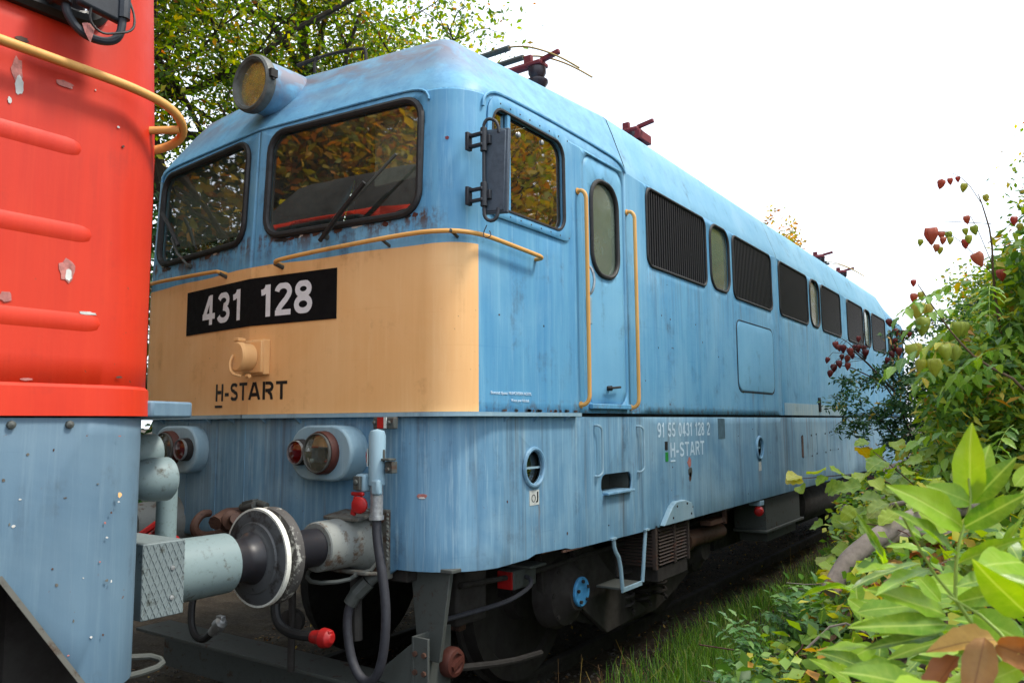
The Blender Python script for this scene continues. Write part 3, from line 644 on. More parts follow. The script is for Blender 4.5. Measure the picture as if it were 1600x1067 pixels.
# side hatch, patch plates, louvre slot
hp = rr(UP.sy(4.47), UP.sy(5.62), 1.93, 2.60, .09)
h = wall('hatch', UP, hp, [], [UP.sy(4.7), UP.sy(5.2)], [2.1, 2.3, 2.5], ['hatch_blue'], loco, IDT, thick=.010, off=.008)
ring('hatch_gap', UP, rr(UP.sy(4.455), UP.sy(5.635), 1.915, 2.615, .1), .006, 'dark_metal', h, IDT, .0, 6)
paint('worn_blue', srgb(150, 176, 184), srgb(106, 150, 180), srgb(180, 190, 178), rust=0.9, streak=0.9)
B('worn_plate', 'worn_blue', loco, lambda m: m.b6(1.5, 1.504, 5.98, 9.07, 1.692, 1.83), .001)
B('slot_vent', 'dark_metal', loco, lambda m: (m.b6(1.5, 1.512, 7.50, 7.60, 1.74, 1.92), [m.b6(1.512, 1.52, 7.50, 7.60, 1.75 + .02 * i, 1.757 + .02 * i) for i in range(8)]))
for y0, y1, z0, z1, mt in ((6.7, 7.05, 1.2, 1.45, 'skirt_blue'), (7.35, 7.75, 1.22, 1.46, 'skirt_blue'), (8.05, 8.45, 1.24, 1.47, 'skirt_blue')):
    pl = B('cover_plate', mt, loco, lambda m: m.b6(1.5, 1.503, y0, y1, z0, z1))
    m = MB()
    for y in (y0 - .03, y1 + .03):
        for z in (z0, z1): m.cyl((1.5, y, z), (1.506, y, z), .011, 6)
    m.build('rivet', 'bogie_metal', pl)
B('rust_streak_plate', 'rust', loco, lambda m: m.b6(1.5, 1.5045, 6.62, 6.70, 1.2, 1.45))
# lettering drawn stroke by stroke: a narrow grotesque like the one painted on the locomotive
def AR(cx, cy, rx, ry, a0, a1, n=14): return [(cx + rx * math.cos(R_(a0 + (a1 - a0) * i / n)), cy + ry * math.sin(R_(a0 + (a1 - a0) * i / n))) for i in range(n + 1)]
GLY = {'1': (.40, [[(.27, 0), (.27, 1)], [(.05, .765), (.12, .775), (.19, .82), (.235, .90), (.25, .985)]]),
 '2': (.54, [AR(.27, .72, .195, .205, 172, -28) + [(.36, .49), (.20, .30), (.10, .14)], [(.03, .075), (.51, .075)]]),
 '3': (.54, [AR(.265, .735, .18, .19, 165, -85), AR(.265, .285, .20, .21, 92, -165)]),
 '4': (.56, [[(.37, 0), (.37, 1)], [(.33, .94), (.10, .34)], [(.02, .285), (.55, .285)]]),
 '8': (.54, [AR(.27, .745, .175, .18, -90, 270, 24), AR(.27, .28, .20, .205, 90, 450, 24)]),
 '0': (.54, [AR(.27, .5, .195, .425, 90, 450, 30)]),
 '5': (.54, [[(.48, .925), (.13, .925)], [(.135, .86), (.10, .46)], AR(.265, .30, .20, .225, 135, -165)]),
 '9': (.54, [AR(.265, .68, .19, .245, 0, 360, 24), AR(.20, .46, .255, .385, 28, -95, 14) + [(.10, .14)]]),
 'H': (.58, [[(.085, 0), (.085, 1)], [(.495, 0), (.495, 1)], [(.16, .52), (.42, .52)]]),
 'S': (.56, [AR(.28, .735, .19, .19, 20, 270, 16) + AR(.28, .275, .20, .20, 88, -160, 16)]),
 'T': (.54, [[(.01, .925), (.53, .925)], [(.27, 0), (.27, .85)]]),
 'A': (.62, [[(.07, 0), (.285, 1)], [(.55, 0), (.335, 1)], [(.16, .30), (.46, .30)]]),
 'R': (.58, [[(.085, 0), (.085, 1)], [(.16, .925), (.30, .925)] + AR(.30, .715, .18, .21, 80, -90, 10) + [(.16, .505)], [(.30, .44), (.42, .30), (.47, 0)]]),
 '-': (.34, [[(.03, .37), (.31, .37)]]), ' ': (.34, [])}
def lettering(body, nm, mat, parent, origin, xdir, w, h, t=.15, gap=.10, lift=.0006):
    xd = Vector(xdir).normalized(); zd = Vector((0, 0, 1)); nd = xd.cross(zd); O = Vector(origin)
    if nd.dot(CAMV - O) < 0: nd = -nd
    tot = sum(GLY[c][0] for c in body) + gap * (len(body) - 1); sx = w / tot; x = 0
    for c in body:
        gw, strokes = GLY[c]
        if strokes:
            m = MB()
            for k_, st_ in enumerate(strokes):
                n = len(st_); vs = []; zz = lift + .0003 * k_
                P2 = [Vector(((x + a) * sx, b * h)) for a, b in st_]; cl = (P2[0] - P2[-1]).length < 1e-5
                for i in range(n):
                    a = P2[i - 1] if i else (P2[-2] if cl else P2[0]); b = P2[i + 1] if i < n - 1 else (P2[1] if cl else P2[-1]); d = (b - a).normalized(); e = Vector((-d.y, d.x)) * (t * h / 2)
                    for q in (P2[i] + e, P2[i] - e): vs.append(O + xd * q.x + zd * min(max(q.y, 0), h) + nd * zz)
                m.add(vs, [(2 * i, 2 * i + 2, 2 * i + 3, 2 * i + 1) for i in range(n - 1)])
            link(nm, m.mesh(nm, mat, recalc=False), parent)
        x += gw + gap
CAMV = Vector((4.0, -3.0, 1.6))
YD, ZD = (0, 1, 0), (0, 0, 1)
lettering('91 55 0431 128 2', 'digit', 'side_print', loco, (1.5012, 2.57, 1.512), YD, 1.09, .112, .155, .10)
lettering('H-START', 'letter', 'side_print', loco, (1.5012, 2.80, 1.352), YD, .72, .115, .175, .09)
B('underline', 'side_print', loco, lambda m: m.b6(1.5, 1.5035, 2.80, 2.89, 1.318, 1.330))
B('black_mark', 'black_print', loco, lambda m: m.b6(1.5, 1.5035, 2.70, 2.75, 1.412, 1.478))
B('green_mark', 'green_print', loco, lambda m: m.b6(1.5, 1.5035, 2.705, 2.755, 1.325, 1.395))
B('grey_sticker', 'grey_sticker', loco, lambda m: m.b6(1.5, 1.503, 3.87, 4.04, 1.475, 1.655))
text('small_print', 'Bevonat típusa: NUVOVERN ACRYL', 'side_print', loco, (1.5025, .43, 1.783), YD, ZD, .40, .022, .004)
text('small_print', 'Vizes pur bázisú', 'side_print', loco, (1.5025, .62, 1.745), YD, ZD, .18, .020, .004)
B('sticker', 'white_sticker', loco, lambda m: m.b6(1.5, 1.5025, .80, .90, 1.16, 1.245))
text('sticker_print', 'J', 'black_print', loco, (1.504, .865, 1.175), YD, ZD, .022, .06, .01)
m = MB(); m.tube([Vector((1.5035, .84 + .018 * math.cos(a), 1.20 + .02 * math.sin(a))) for a in [2 * math.pi * i / 16 for i in range(16)]], .002, 4, closed=True); m.build('sticker_ring', 'black_print', loco)
# front number board (bent at the kink) and its digits
for sg, w, bod, x0, x1 in ((1, .685, '128', .085, .505), (-1, .776, '431', -.565, -.085)):
    T = IDT if sg == 1 else mirx
    m = MB(); P = [T(UP.pt(UP.sx(a), z, .004)) for a, z in ((0, 2.226), (w, 2.226), (w, 2.518), (0, 2.518))]; m.prism(P, (0, -.003, 0)); nb = m.build('number_board', 'black_board', loco)
    d = Vector((1, sg * KT, 0)).normalized(); lettering(bod, 'digit', 'white_print', nb, T(UP.pt(UP.sx(abs(x0)), 2.274, .0080)), d, (x1 - x0) / d.x, .194, .195, .07)
for sg, bod, x0, x1 in ((-1, 'H-ST', -.375, -.006), (1, 'ART', .002, .322)):
    T = IDT if sg == 1 else mirx; d = Vector((1, sg * KT, 0)).normalized(); lettering(bod, 'letter', 'black_print', loco, T(UP.pt(UP.sx(abs(x0)), 1.778, .0030)), d, (x1 - x0) / d.x, .108, .195, .06)
p0, p1 = mirx(UP.pt(UP.sx(.375), 1.738, .004)), mirx(UP.pt(UP.sx(.290), 1.738, .004))
m = MB(); m.prism([p0, p1, p1 + Vector((0, 0, .014)), p0 + Vector((0, 0, .014))], (0, -.002, 0)); m.build('underline', 'black_print', loco)
# socket cover on the nose
def socket(m): pass
pl = B('socket_plate', 'cream', loco, lambda m: (m.box((.08, -.01, 2.03), (.20, .05, .21)), m.box((.10, -.045, 2.03), (.17, .02, .19))), .006)
nrm = Vector((-.25, -1, 0)).normalized()
m = MB(); m.lathe((.075, -.05, 2.03), (-.10, -1, 0), [(0, .080), (.055, .080), (.06, .088), (.085, .088), (.094, .080), (.096, .001)], 28); cover = m.build('socket_cover', 'cream', pl)
m = MB(); m.tube([(.05, -.15, 2.04), (.04, -.165, 1.99), (.05, -.16, 1.93), (.09, -.12, 1.915)], .008, 6, smooth=1); m.build('socket_latch', 'cream', pl); B('hinge', 'cream', pl, lambda m: m.box((.06, -.115, 2.13), (.05, .05, .02)), .003); B('hinge_pin', 'cream', pl, lambda m: m.cyl((.10, -.09, 1.915), (.13, -.09, 1.915), .012, 8))
# nose handrails
m = MB(); m.tube([(.26, .02, 2.578), (.26, -.035, 2.582), (.30, -.045, 2.592), (.6, -.008, 2.612), (1.0, .035, 2.628), (1.22, .068, 2.636), (1.36, .09, 2.636), (1.48, .16, 2.636), (1.548, .28, 2.632), (1.556, .45, 2.625), (1.556, .80, 2.610), (1.556, .87, 2.607), (1.545, .885, 2.60), (1.50, .888, 2.60)], .0125, 10, smooth=2)
hr = m.build('nose_handrail', 'rail_yellow', loco)
for a_, b_, r_ in (((1.05, .12, 2.60), (1.05, .045, 2.628), .009), ((1.44, .22, 2.62), (1.46, .135, 2.636), .009), ((.26, .04, 2.56), (.26, -.03, 2.578), .014)): B('rail_bracket', 'bracket_metal', hr, lambda m: m.cyl(a_, b_, r_))
m = MB(); m.tube([(-.29, .03, 2.585), (-.29, -.03, 2.592), (-.33, -.02, 2.60), (-.7, .02, 2.615), (-1.2, .08, 2.635), (-1.42, .14, 2.636), (-1.55, .30, 2.632), (-1.556, .6, 2.62), (-1.556, .87, 2.607), (-1.50, .888, 2.60)], .0125, 10, smooth=2)
hr = m.build('nose_handrail', 'rail_yellow', loco)
B('rail_bracket', 'bracket_metal', hr, lambda m: m.cyl((-.29, .05, 2.56), (-.29, -.025, 2.585), .013))
for y, z0, z1, yy in ((1.405, 1.755, 3.135, .04), (2.125, 1.745, 3.150, .03)):
    m = MB(); m.tube([(1.50, y - .0, z1 + .01), (1.535, y, z1 + .012), (1.56, y + .008, z1 - .02), (1.56, y + .01, z1 - .08), (1.56, y + .015, z0 + .08), (1.56, y + .01, z0 + .02), (1.535, y, z0 - .012), (1.50, y - .01, z0 - .012)], .0135, 10, smooth=2)
    hr = m.build('door_handrail', 'rail_yellow', loco)
    for zz_ in (z1 + .01, z0 - .012): B('rail_bracket', 'rail_yellow', hr, lambda m: m.cyl((1.5, y, zz_), (1.506, y, zz_), .022))
for y, z0, z1 in ((1.62, 1.28, 1.61), (2.25, 1.275, 1.60)):
    m = MB(); m.tube([(1.50, y - .04, z1), (1.53, y - .035, z1), (1.535, y, z1 - .02), (1.535, y + .005, z1 - .06), (1.535, y + .005, z0 + .06), (1.535, y, z0 + .02), (1.53, y - .035, z0), (1.50, y - .04, z0)], .008, 8, smooth=1); m.build('grab_handle', 'pale_blue', loco)
for T in (mirx,):
    for y, z0, z1 in ((1.41, 1.755, 3.135), (2.125, 1.745, 3.15)):
        m = MB(); m.tube([T(Vector(p)) for p in ((1.50, y, z1), (1.56, y, z1 - .03), (1.56, y, z0 + .03), (1.5, y, z0))], .0135, 8, smooth=1); m.build('door_handrail', 'rail_yellow', loco)
for y in (12.9, 13.6):
    m = MB(); m.tube([(1.50, y, 3.15), (1.555, y, 3.11), (1.555, y, 1.78), (1.5, y, 1.74)], .0135, 8, smooth=1); m.build('door_handrail', 'rail_yellow', loco)

# headlight on the brow
ax = Vector((0, -1, -.03)).normalized(); hc = Vector((-0.015, 0.02, 3.76))
m = MB(); prof = [(-.85, .10), (-.55, .15), (-.25, .166), (-.10, .168), (.0, .165)]
m.lathe(hc, ax, prof, 32); hb = m.build('headlight', 'brow_blue', loco)
m = MB(); m.lathe(hc + ax * .0, ax, [(-.01, .168), (.0, .18), (.035, .184), (.055, .180), (.066, .166), (.058, .150), (.03, .140), (.0, .138)], 40); m.build('headlight_ring', 'lamp_ring', hb)
m = MB(); m.lathe(hc, ax, [(-.11, .001), (-.09, .07), (-.04, .115), (.02, .138)], 32); m.build('reflector', 'reflector', hb)
m = MB(); m.lathe(hc, ax, [(.035, .14), (.040, .10), (.043, .05), (.044, .001)], 32); m.build('lens', 'lamp_glass', hb)
m = MB(); m.lathe(hc, ax, [(-.05, .02), (.0, .018), (.012, .001)], 12); m.build('bulb', 'white_sticker', hb)
m = MB(); m.box(hc + Vector((.188, -.03, .02)), (.03, .05, .05)); m.cyl(hc + Vector((.19, -.03, .05)), hc + Vector((.19, -.03, -.02)), .01, 8); m.build('clamp', 'dark_metal', hb)
# roof antenna loop
m = MB(); m.tube([(.02, .45, 4.0), (.02, .44, 4.08), (.08, .50, 4.13), (.33, .58, 4.135), (.36, .59, 4.12), (.36, .59, 4.0)], .011, 8, smooth=1); m.tube([(-.1, .40, 4.06), (.05, .46, 4.10)], .014, 6); m.build('roof_hoop', 'dark_metal', loco)

# wipers
def wiper(pts_arm, pts_blade, parent):
    m = MB(); m.tube(pts_arm, .009, 6); m.lathe(pts_arm[0] - Vector((0, -.02, 0)), (0, -1, 0), [(0, .018), (.03, .016), (.035, .001)], 10)
    w = m.build('wiper', 'bracket_metal', parent)
    m = MB(); m.tube(pts_blade, .014, 6); m.build('wiper_blade', 'rubber', w)
V3 = Vector
wiper([V3((.62, .03, 2.70)), V3((.80, .01, 2.83)), V3((.97, .03, 2.95)), V3((1.15, .05, 3.085))], [V3((.60, .01, 2.675)), V3((.76, .0, 2.80)), V3((.95, .012, 2.955))], loco)
wiper([V3((-.76, .06, 2.70)), V3((-.88, .05, 2.80)), V3((-.97, .06, 2.92))], [V3((-.86, .045, 2.85)), V3((-.98, .05, 3.0)), V3((-1.10, .06, 3.12))], loco)

# mirror on the cab corner
mr = B('mirror', 'mirror_case', loco, lambda m: (m.box((1.635, .315, 2.965), (.135, .035, .46), Euler((0, R_(2), R_(14))).to_matrix()), m.box((1.632, .297, 2.965), (.12, .012, .44), Euler((0, R_(2), R_(14))).to_matrix())), .010)
m = MB(); m.tube([(1.585, .262, 2.76), (1.585, .262, 3.19), (1.587, .262, 3.225), (1.605, .272, 3.25), (1.64, .288, 3.24), (1.655, .296, 3.21), (1.658, .30, 3.17)], .009, 8, smooth=1)
m.tube([(1.585, .262, 2.76), (1.588, .262, 2.715), (1.61, .272, 2.69), (1.64, .288, 2.695), (1.652, .296, 2.73), (1.652, .30, 2.76)], .010, 8, smooth=1); m.build('mirror_arm', 'black_plastic', mr)
for z in (3.135, 2.835):
    B('mirror_bracket', 'black_plastic', mr, lambda m: (m.box((1.545, .245, z + .03), (.09, .026, .016)), m.box((1.545, .245, z - .03), (.09, .026, .016)), m.box((1.50, .24, z), (.02, .04, .10)), m.cyl((1.585, .262, z - .065), (1.585, .262, z + .065), .019, 12), m.box((1.60, .28, z), (.04, .03, .05))), .003)
m = MB(); m.tube([(1.62, .24, 2.66), (1.60, .23, 2.61), (1.62, .23, 2.585), (1.65, .24, 2.60), (1.63, .25, 2.63)], .003, 5, smooth=2); m.build('wire', 'black_plastic', mr)

# ------------------------------------------------------------------ lamp boxes on the skirt
def stadium(x0, x1, zc, hh, n=10):
    P = []; c0, c1 = x0 + hh, x1 - hh
    for i in range(n + 1): a = R_(90 + 180 * i / n); P.append((c0 + hh * math.cos(a), zc + hh * math.sin(a)))
    for i in range(n + 1): a = R_(-90 + 180 * i / n); P.append((c1 + hh * math.cos(a), zc + hh * math.sin(a)))
    return P
def lamp_box(sg):
    P = stadium(.44, .93, 1.475, .150)
    m = MB(); m.prism([(sg * x, .10, z) for x, z in P], (0, -.140, 0)); b = m.build('lamp_box', 'pale_blue', loco, .012)
    for x, r, gm, rg, nm in ((.545, .064, 'red_glass', 'dark_metal', 'tail_lamp'), (.725, .104, 'lamp_glass', 'rust_ring', 'marker_lamp')):
        o = Vector((sg * x, -.04, 1.478)); a = Vector((0, -1, 0)); dd = .050 if r < .07 else .058
        m = MB(); m.lathe(o, a, [(-.01, r * 1.13), (dd - .02, r * 1.12), (dd - .01, r * 1.08), (dd - .012, r * .96), (.0, r * .9)], 28); l = m.build(nm, rg, b)
        m = MB(); m.lathe(o, a, [(dd - .012, r * 1.02), (dd + .004, r * 1.03), (dd + .006, r * .97), (dd - .004, r * .95)], 28); m.build('lamp_rim', 'lamp_ring' if r > .07 else 'silver', l)
        m = MB(); m.lathe(o, a, [(dd - .004, r * .96), (dd + .008, r * .7), (dd + .014, r * .3), (dd + .015, .001)], 24); m.build('lens', gm, l)
        m = MB(); m.lathe(o, a, [(-.005, .001), (.0, r * .4), (dd - .02, r * .93)], 24); m.build('reflector', 'reflector', l)
        m = MB(); m.lathe(o, a, [(0, r * .2), (dd * .5, r * .18), (dd * .6, .001)], 10); m.build('bulb', 'brass', l)
lamp_box(1); lamp_box(-1)

# ------------------------------------------------------------------ buffers
def buffer_v43(x):
    m = MB(); m.lathe((x, .22, 1.012), (0, -1, 0), [(0, .185), (.12, .18), (.18, .146), (.22, .130), (.44, .125), (.445, .118)], 32)
    b = m.build('buffer', 'stock_metal', loco)
    B('buffer_mount', 'mount_metal', b, lambda m: (m.box((x, .11, 1.0), (.40, .05, .36)), m.box((x + .02, .0, 1.15), (.26, .16, .02), Euler((R_(8), 0, 0)).to_matrix()), m.box((x + .05, .02, .86), (.26, .14, .02), Euler((R_(-8), 0, 0)).to_matrix())), .006)
    for a in (-.15, .16):
        for c in (-.13, .13): B('mount_bolt', 'rust', b, lambda m: m.cyl((x + a, .09, 1.0 + c), (x + a, .04, 1.0 + c), .022, 6))
    m = MB(); m.lathe((x, -.21, 1.012), (0, -1, 0), [(0, .095), (.17, .095), (.23, .115), (.26, .125)], 28); m.build('buffer_shaft', 'grease_metal', b)
    m = MB(); m.lathe((x, -.465, 1.012), (0, -1, 0), [(0, .10), (.012, .212), (.018, .226), (.050, .227), (.062, .220), (.080, .1), (.083, .001)], 48); m.build('buffer_head', 'chalk_rim', b)
    m = MB(); m.tube([(x + .10, -.02, .86), (x + .12, -.12, .84), (x - .02, -.22, .83), (x - .10, -.20, .86), (x - .12, -.10, .90), (x - .12, .06, .94)], .011, 8, smooth=1)
    if x > 0: m.tube([(x + .18, .05, .93), (x + .17, .0, .88), (x + .10, -.05, .86)], .011, 8); m.build('step_loop', 'bracket_metal', b)
    return b
buffer_v43(.875)
m = MB(); m.lathe((-.875, .22, 1.0), (0, -1, 0), [(0, .185), (.12, .18), (.18, .15), (.44, .13)], 24); bl = m.build('buffer', 'stock_metal', loco)
m = MB(); m.lathe((-.875, -.20, 1.0), (0, -1, 0), [(0, .098), (.18, .12), (.20, .225), (.22, .245), (.27, .24), (.295, .001)], 36); m.build('buffer_head', 'head_metal', bl)

# ------------------------------------------------------------------ multiple-unit connector at the corner and its hose
cn = Vector((1.115, -.03, 0)); m = MB()
m.lathe((1.115, -.035, 1.32), (0, 0, 1), [(0, .042), (.25, .044), (.275, .036), (.285, .001)], 20); cb = m.build('connector', 'pale_blue', loco)
B('connector_block', 'pale_blue', cb, lambda m: (m.box((1.045, -.05, 1.33), (.07, .08, .09)), m.box((1.14, -.06, 1.31), (.05, .04, .08))), .012)
B('connector_plate', 'bracket_metal', cb, lambda m: (m.box((1.04, -.098, 1.33), (.045, .02, .07)), m.lathe((1.04, -.105, 1.335), (0, -1, 0), [(0, .016), (.012, .014), (.016, .001)], 8)), .003)
B('pictogram', 'white_sticker', cb, lambda m: m.box((1.075, -.062, 1.46), (.004, .03, .09), Euler((0, 0, R_(35))).to_matrix()))
B('pictogram', 'red_plastic', cb, lambda m: m.prism([(1.072, -.070, 1.49), (1.068, -.066, 1.455), (1.078, -.072, 1.462), (1.071, -.067, 1.43), (1.080, -.073, 1.472), (1.074, -.07, 1.466)], (-.001, -.002, 0)))
B('red_handle', 'red_plastic', cb, lambda m: (m.box((1.035, -.09, 1.275), (.085, .02, .02)), m.box((1.025, -.10, 1.215), (.03, .02, .10), Euler((0, R_(14), 0)).to_matrix()), m.lathe((1.05, -.085, 1.22), (.3, -1, 0), [(0, .045), (.02, .045), (.03, .02)], 12)), .006)
B('connector_clamp', 'bracket_metal', cb, lambda m: (m.box((1.19, -.03, 1.45), (.06, .05, .012)), m.box((1.19, -.01, 1.41), (.05, .04, .06)), m.cyl((1.19, -.03, 1.40), (1.19, -.045, 1.40), .014, 6), m.cyl((1.155, -.03, 1.44), (1.155, -.03, 1.50), .01, 6)), .003)
m = MB(); m.cyl((1.115, -.035, 1.15), (1.115, -.035, 1.33), .033, 16); m.cyl((1.115, -.035, 1.145), (1.115, -.035, 1.165), .038, 16); m.build('hose_sleeve', 'silver', cb)
m = MB(); m.tube([(1.115, -.035, 1.16), (1.12, -.035, 1.05), (1.15, -.035, .92), (1.175, -.03, .78), (1.185, -.03, .64), (1.165, -.03, .46), (1.11, -.03, .35), (1.03, -.03, .33), (.955, -.03, .40), (.915, -.03, .52), (.905, -.03, .64), (.925, -.02, .71)], .024, 12, smooth=2); hs = m.build('hose', 'hose_rubber', cb)
m = MB(); m.cyl((.915, -.02, .70), (.945, .0, .76), .036, 14); m.cyl((.94, .0, .75), (.985, .04, .81), .042, 8); m.cyl((.985, .04, .81), (1.05, .12, .89), .034, 12); m.build('hose_coupling', 'bracket_metal', hs)
B('chain', 'bracket_metal', cb, lambda m: [m.lathe((1.175, -.02 , 1.17 - .02 * i), (1 if i % 2 else 0, 0 if i % 2 else 1, .2), [(0, .007), (.004, .009), (.008, .007)], 6) for i in range(12)])
tp = B('marker_plate', 'bracket_metal', loco, lambda m: (m.box((1.10, .04, 1.635), (.15, .035, .062)), m.cyl((1.045, .02, 1.637), (1.045, .005, 1.637), .012, 6), m.cyl((1.15, .02, 1.637), (1.15, .005, 1.637), .012, 6)), .006)
B('marker_red', 'red_plastic', tp, lambda m: m.box((1.085, .019, 1.637), (.045, .006, .058)))
B('marker_white', 'white_sticker', tp, lambda m: m.box((1.118, .019, 1.637), (.018, .006, .058)))

# coupling hook, screw coupling and brake hoses
m = MB(); m.tube([(-.02, .16, 1.0), (-.02, -.16, 1.0), (-.02, -.28, 1.0), (-.02, -.33, 1.06), (-.02, -.28, 1.13), (-.02, -.22, 1.13)], .034, 10, smooth=2, taper=.02); hk = m.build('draw_hook', 'rust', loco)
m = MB(); m.tube([(.10, -.1, 1.12), (.16, -.24, 1.13), (.20, -.34, 1.10)], .04, 8); m.lathe((.17, -.24, 1.09), (.8, -.3, .2), [(0, .05), (.10, .055), (.12, .03), (.17, .03)], 14); m.tube([(.05, -.2, 1.02), (.30, -.24, 1.04)], .03, 8); m.build('screw_coupling', 'rust', hk)
B('valve', 'bracket_metal', hk, lambda m: (m.cyl((.22, -.18, 1.17), (.36, -.20, 1.19), .025), m.box((.30, -.19, 1.20), (.10, .04, .03), Euler((0, R_(-12), 0)).to_matrix()), m.cyl((.36, -.18, 1.20), (.44, -.19, 1.19), .02)), .003)
def hose(pts, endcol, r=.026):
    m = MB(); m.tube(pts, r, 10, smooth=2); h = m.build('brake_hose', 'rubber', loco)
    e = Vector(pts[-1]); d = (e - Vector(pts[-2])).normalized(); m = MB(); m.lathe(e - d * .02, d, [(0, r * 1.2), (.05, r * 1.4), (.07, r * 1.9), (.11, r * 1.7), (.13, r * .8)], 12); m.box(e + d * .08 + Vector((0, 0, .025)), (.05, .03, .03)); m.build('hose_end', endcol, h, .004)
hose([(.56, .1, .92), (.55, -.12, .88), (.54, -.20, .72), (.58, -.22, .60), (.70, -.22, .56), (.86, -.20, .565)], 'red_plastic')
hose([(-.15, .1, .90), (-.16, -.15, .85), (-.13, -.25, .62), (-.07, -.28, .47), (.04, -.28, .44), (.13, -.28, .51)], 'silver', .02)
m = MB(); m.tube([(.0, -.2, .95), (.3, -.2, .85), (.35, -.2, .7)], .02, 8, smooth=1); m.lathe((.33, -.21, .80), (1, -.4, 0), [(0, .03), (.03, .045), (.06, .03)], 12); m.lathe((.42, -.24, .76), (.6, -1, 0), [(0, .03), (.02, .03), (.03, .01)], 12); m.build('brake_cock', 'dark_red', hk)
B('coupling_rod', 'bogie_metal', loco, lambda m: m.cyl((.88, .05, .88), (.9, .05, .5), .03, 10))
B('brake_pipe', 'bogie_metal', loco, lambda m: m.cyl((.50, -.05, .9), (.50, -.05, .3), .02, 8))
B('pipe_flange', 'bogie_metal', loco, lambda m: m.lathe((.45, .0, .55), (.6, -1, 0), [(0, .07), (.05, .07), (.06, .03)], 14))

# rail guard and its post below the front corner
rg = B('guard_post', 'bracket_metal', loco, lambda m: (m.prism([(1.10, .24, .88), (1.38, .24, .88), (1.30, .24, .40), (1.16, .24, .40)], (0, .03, 0)), m.b6(1.13, 1.15, .27, .45, .35, .88), m.b6(1.06, 1.42, .20, .55, .865, .885)), .004)
B('guard_plate', 'bracket_metal', rg, lambda m: (m.b6(1.22, 1.235, .12, .42, -.02, .55), m.b6(1.235, 1.33, .12, .135, .10, .55), m.prism([(1.22, .14, .52), (1.22, .14, .28), (.90, .14, .28)], (0, .02, 0)), m.b6(-1.2, 1.33, .05, .30, .255, .275), m.b6(-1.2, 1.20, .26, .28, -.02, .255)), .003)
for i in range(4):
    for j in (0, 1): B('guard_bolt', 'rust', rg, lambda m: m.cyl((1.25 + .06 * j, .118 , .20 + .09 * i), (1.25 + .06 * j, .105, .20 + .09 * i), .014, 6))
rw = B('brake_disc', 'rust_ring', loco, lambda m: (m.lathe((1.22, .40, .36), (1, 0, 0), [(0, .078), (.05, .08), (.07, .07), (.075, .05), (.06, .045), (.06, .001)], 24), m.box((1.29, .40, .36), (.03, .09, .025), Euler((R_(25), 0, 0)).to_matrix())))

# lifting box with cable
lb = B('junction_box', 'bracket_metal', loco, lambda m: (m.b6(1.18, 1.30, .93, 1.17, .645, .755), m.b6(1.16, 1.36, 1.02, 1.20, .757, .775)), .006)
B('box_end', 'red_plastic', lb, lambda m: m.b6(1.19, 1.29, .915, .929, .65, .75))
m = MB(); m.tube([(1.31, 1.04, .71), (1.36, 1.03, .70), (1.37, 1.0, .66), (1.32, .85, .60), (1.25, .60, .58), (1.2, .40, .57)], .014, 8, smooth=2); m.build('cable', 'hose_rubber', lb)

# ------------------------------------------------------------------ bogies
def bogie(yc, sg=1):
    b = link('bogie', MB().b6(-.9, .9, yc - 1.4, yc + 1.4, .45, .70).mesh('bogie', 'dark_metal'), loco)
    for s in (1, -1):
        m = MB(); xo = s * 1.12
        prof = [(-2.35, .78), (-2.0, .80), (-.9, .66), (.9, .66), (2.0, .80), (2.35, .78), (2.30, .50), (1.9, .30), (1.2, .16), (.5, .06), (-.5, .06), (-1.2, .16), (-1.9, .30), (-2.30, .50)]
        m.prism([(xo, yc + y * .62, z + .02) for y, z in prof], (s * .05, 0, 0)); m.build('bogie_frame', 'bogie_metal', b, .008)
        for yw in (-1.15, 1.15):
            y = yc + yw
            m = MB(); m.lathe((s * .70, y, .45), (s, 0, 0), [(0, .63), (.03, .63), (.035, .60), (.13, .595), (.13, .50), (.10, .48), (.08, .20), (.16, .18), (.16, .001)], 40); w = m.build('wheel', 'bogie_metal', b)
            m = MB(); m.lathe((s * 1.08, y - .02, .50), (s, 0, 0), [(0, .26), (.06, .26), (.10, .235), (.13, .225), (.16, .17), (.20, .13), (.215, .12), (.215, .001)], 32); a = m.build('axle_box', 'bogie_metal', b)
            for i in range(8): t = 2 * math.pi * i / 8; m = MB(); m.cyl((s * 1.19, y - .02 + .205 * math.cos(t), .50 + .205 * math.sin(t)), (s * 1.225, y - .02 + .205 * math.cos(t), .50 + .205 * math.sin(t)), .018, 6); m.build('axle_box_bolt', 'bogie_metal', a)
            if s == 1 and yw < 0:
                m = MB(); m.lathe((1.295, y - .01, .50), (1, 0, 0), [(0, .098), (.014, .098), (.02, .09), (.02, .001)], 28); c = m.build('axle_cover', 'blue_cover', a)
                for i in range(5): t = 2 * math.pi * i / 5 + .4; m = MB(); m.cyl((1.312, y - .01 + .07 * math.cos(t), .50 + .07 * math.sin(t)), (1.33, y - .01 + .07 * math.cos(t), .50 + .07 * math.sin(t)), .012, 6); m.build('cover_bolt', 'dark_metal', a)
bogie(2.88); bogie(2 * YC - 2.88)
for y in (2.55, 2.85, 3.15):
    m = MB(); m.tube([(1.22 + .055 * math.cos(a * .55), y + .055 * math.sin(a * .55), .20 + .0028 * a * 1.9) for a in range(80)], .013, 6); m.build('coil_spring', 'bogie_metal', loco)
for y in (1.02, 2.42, 3.34, 4.72):
    B('brake_shoe', 'rust', loco, lambda m: (m.box((.80, y, .50), (.09, .07, .34)), m.box((.92, y, .66), (.05, .05, .5))), .01)
m = MB(); m.tube([(1.24, .5, .74), (1.26, 1.2, .70), (1.24, 2.2, .72), (1.24, 3.4, .70), (1.2, 5.0, .74)], .016, 8, smooth=1); m.build('brake_pipe', 'bogie_metal', loco)
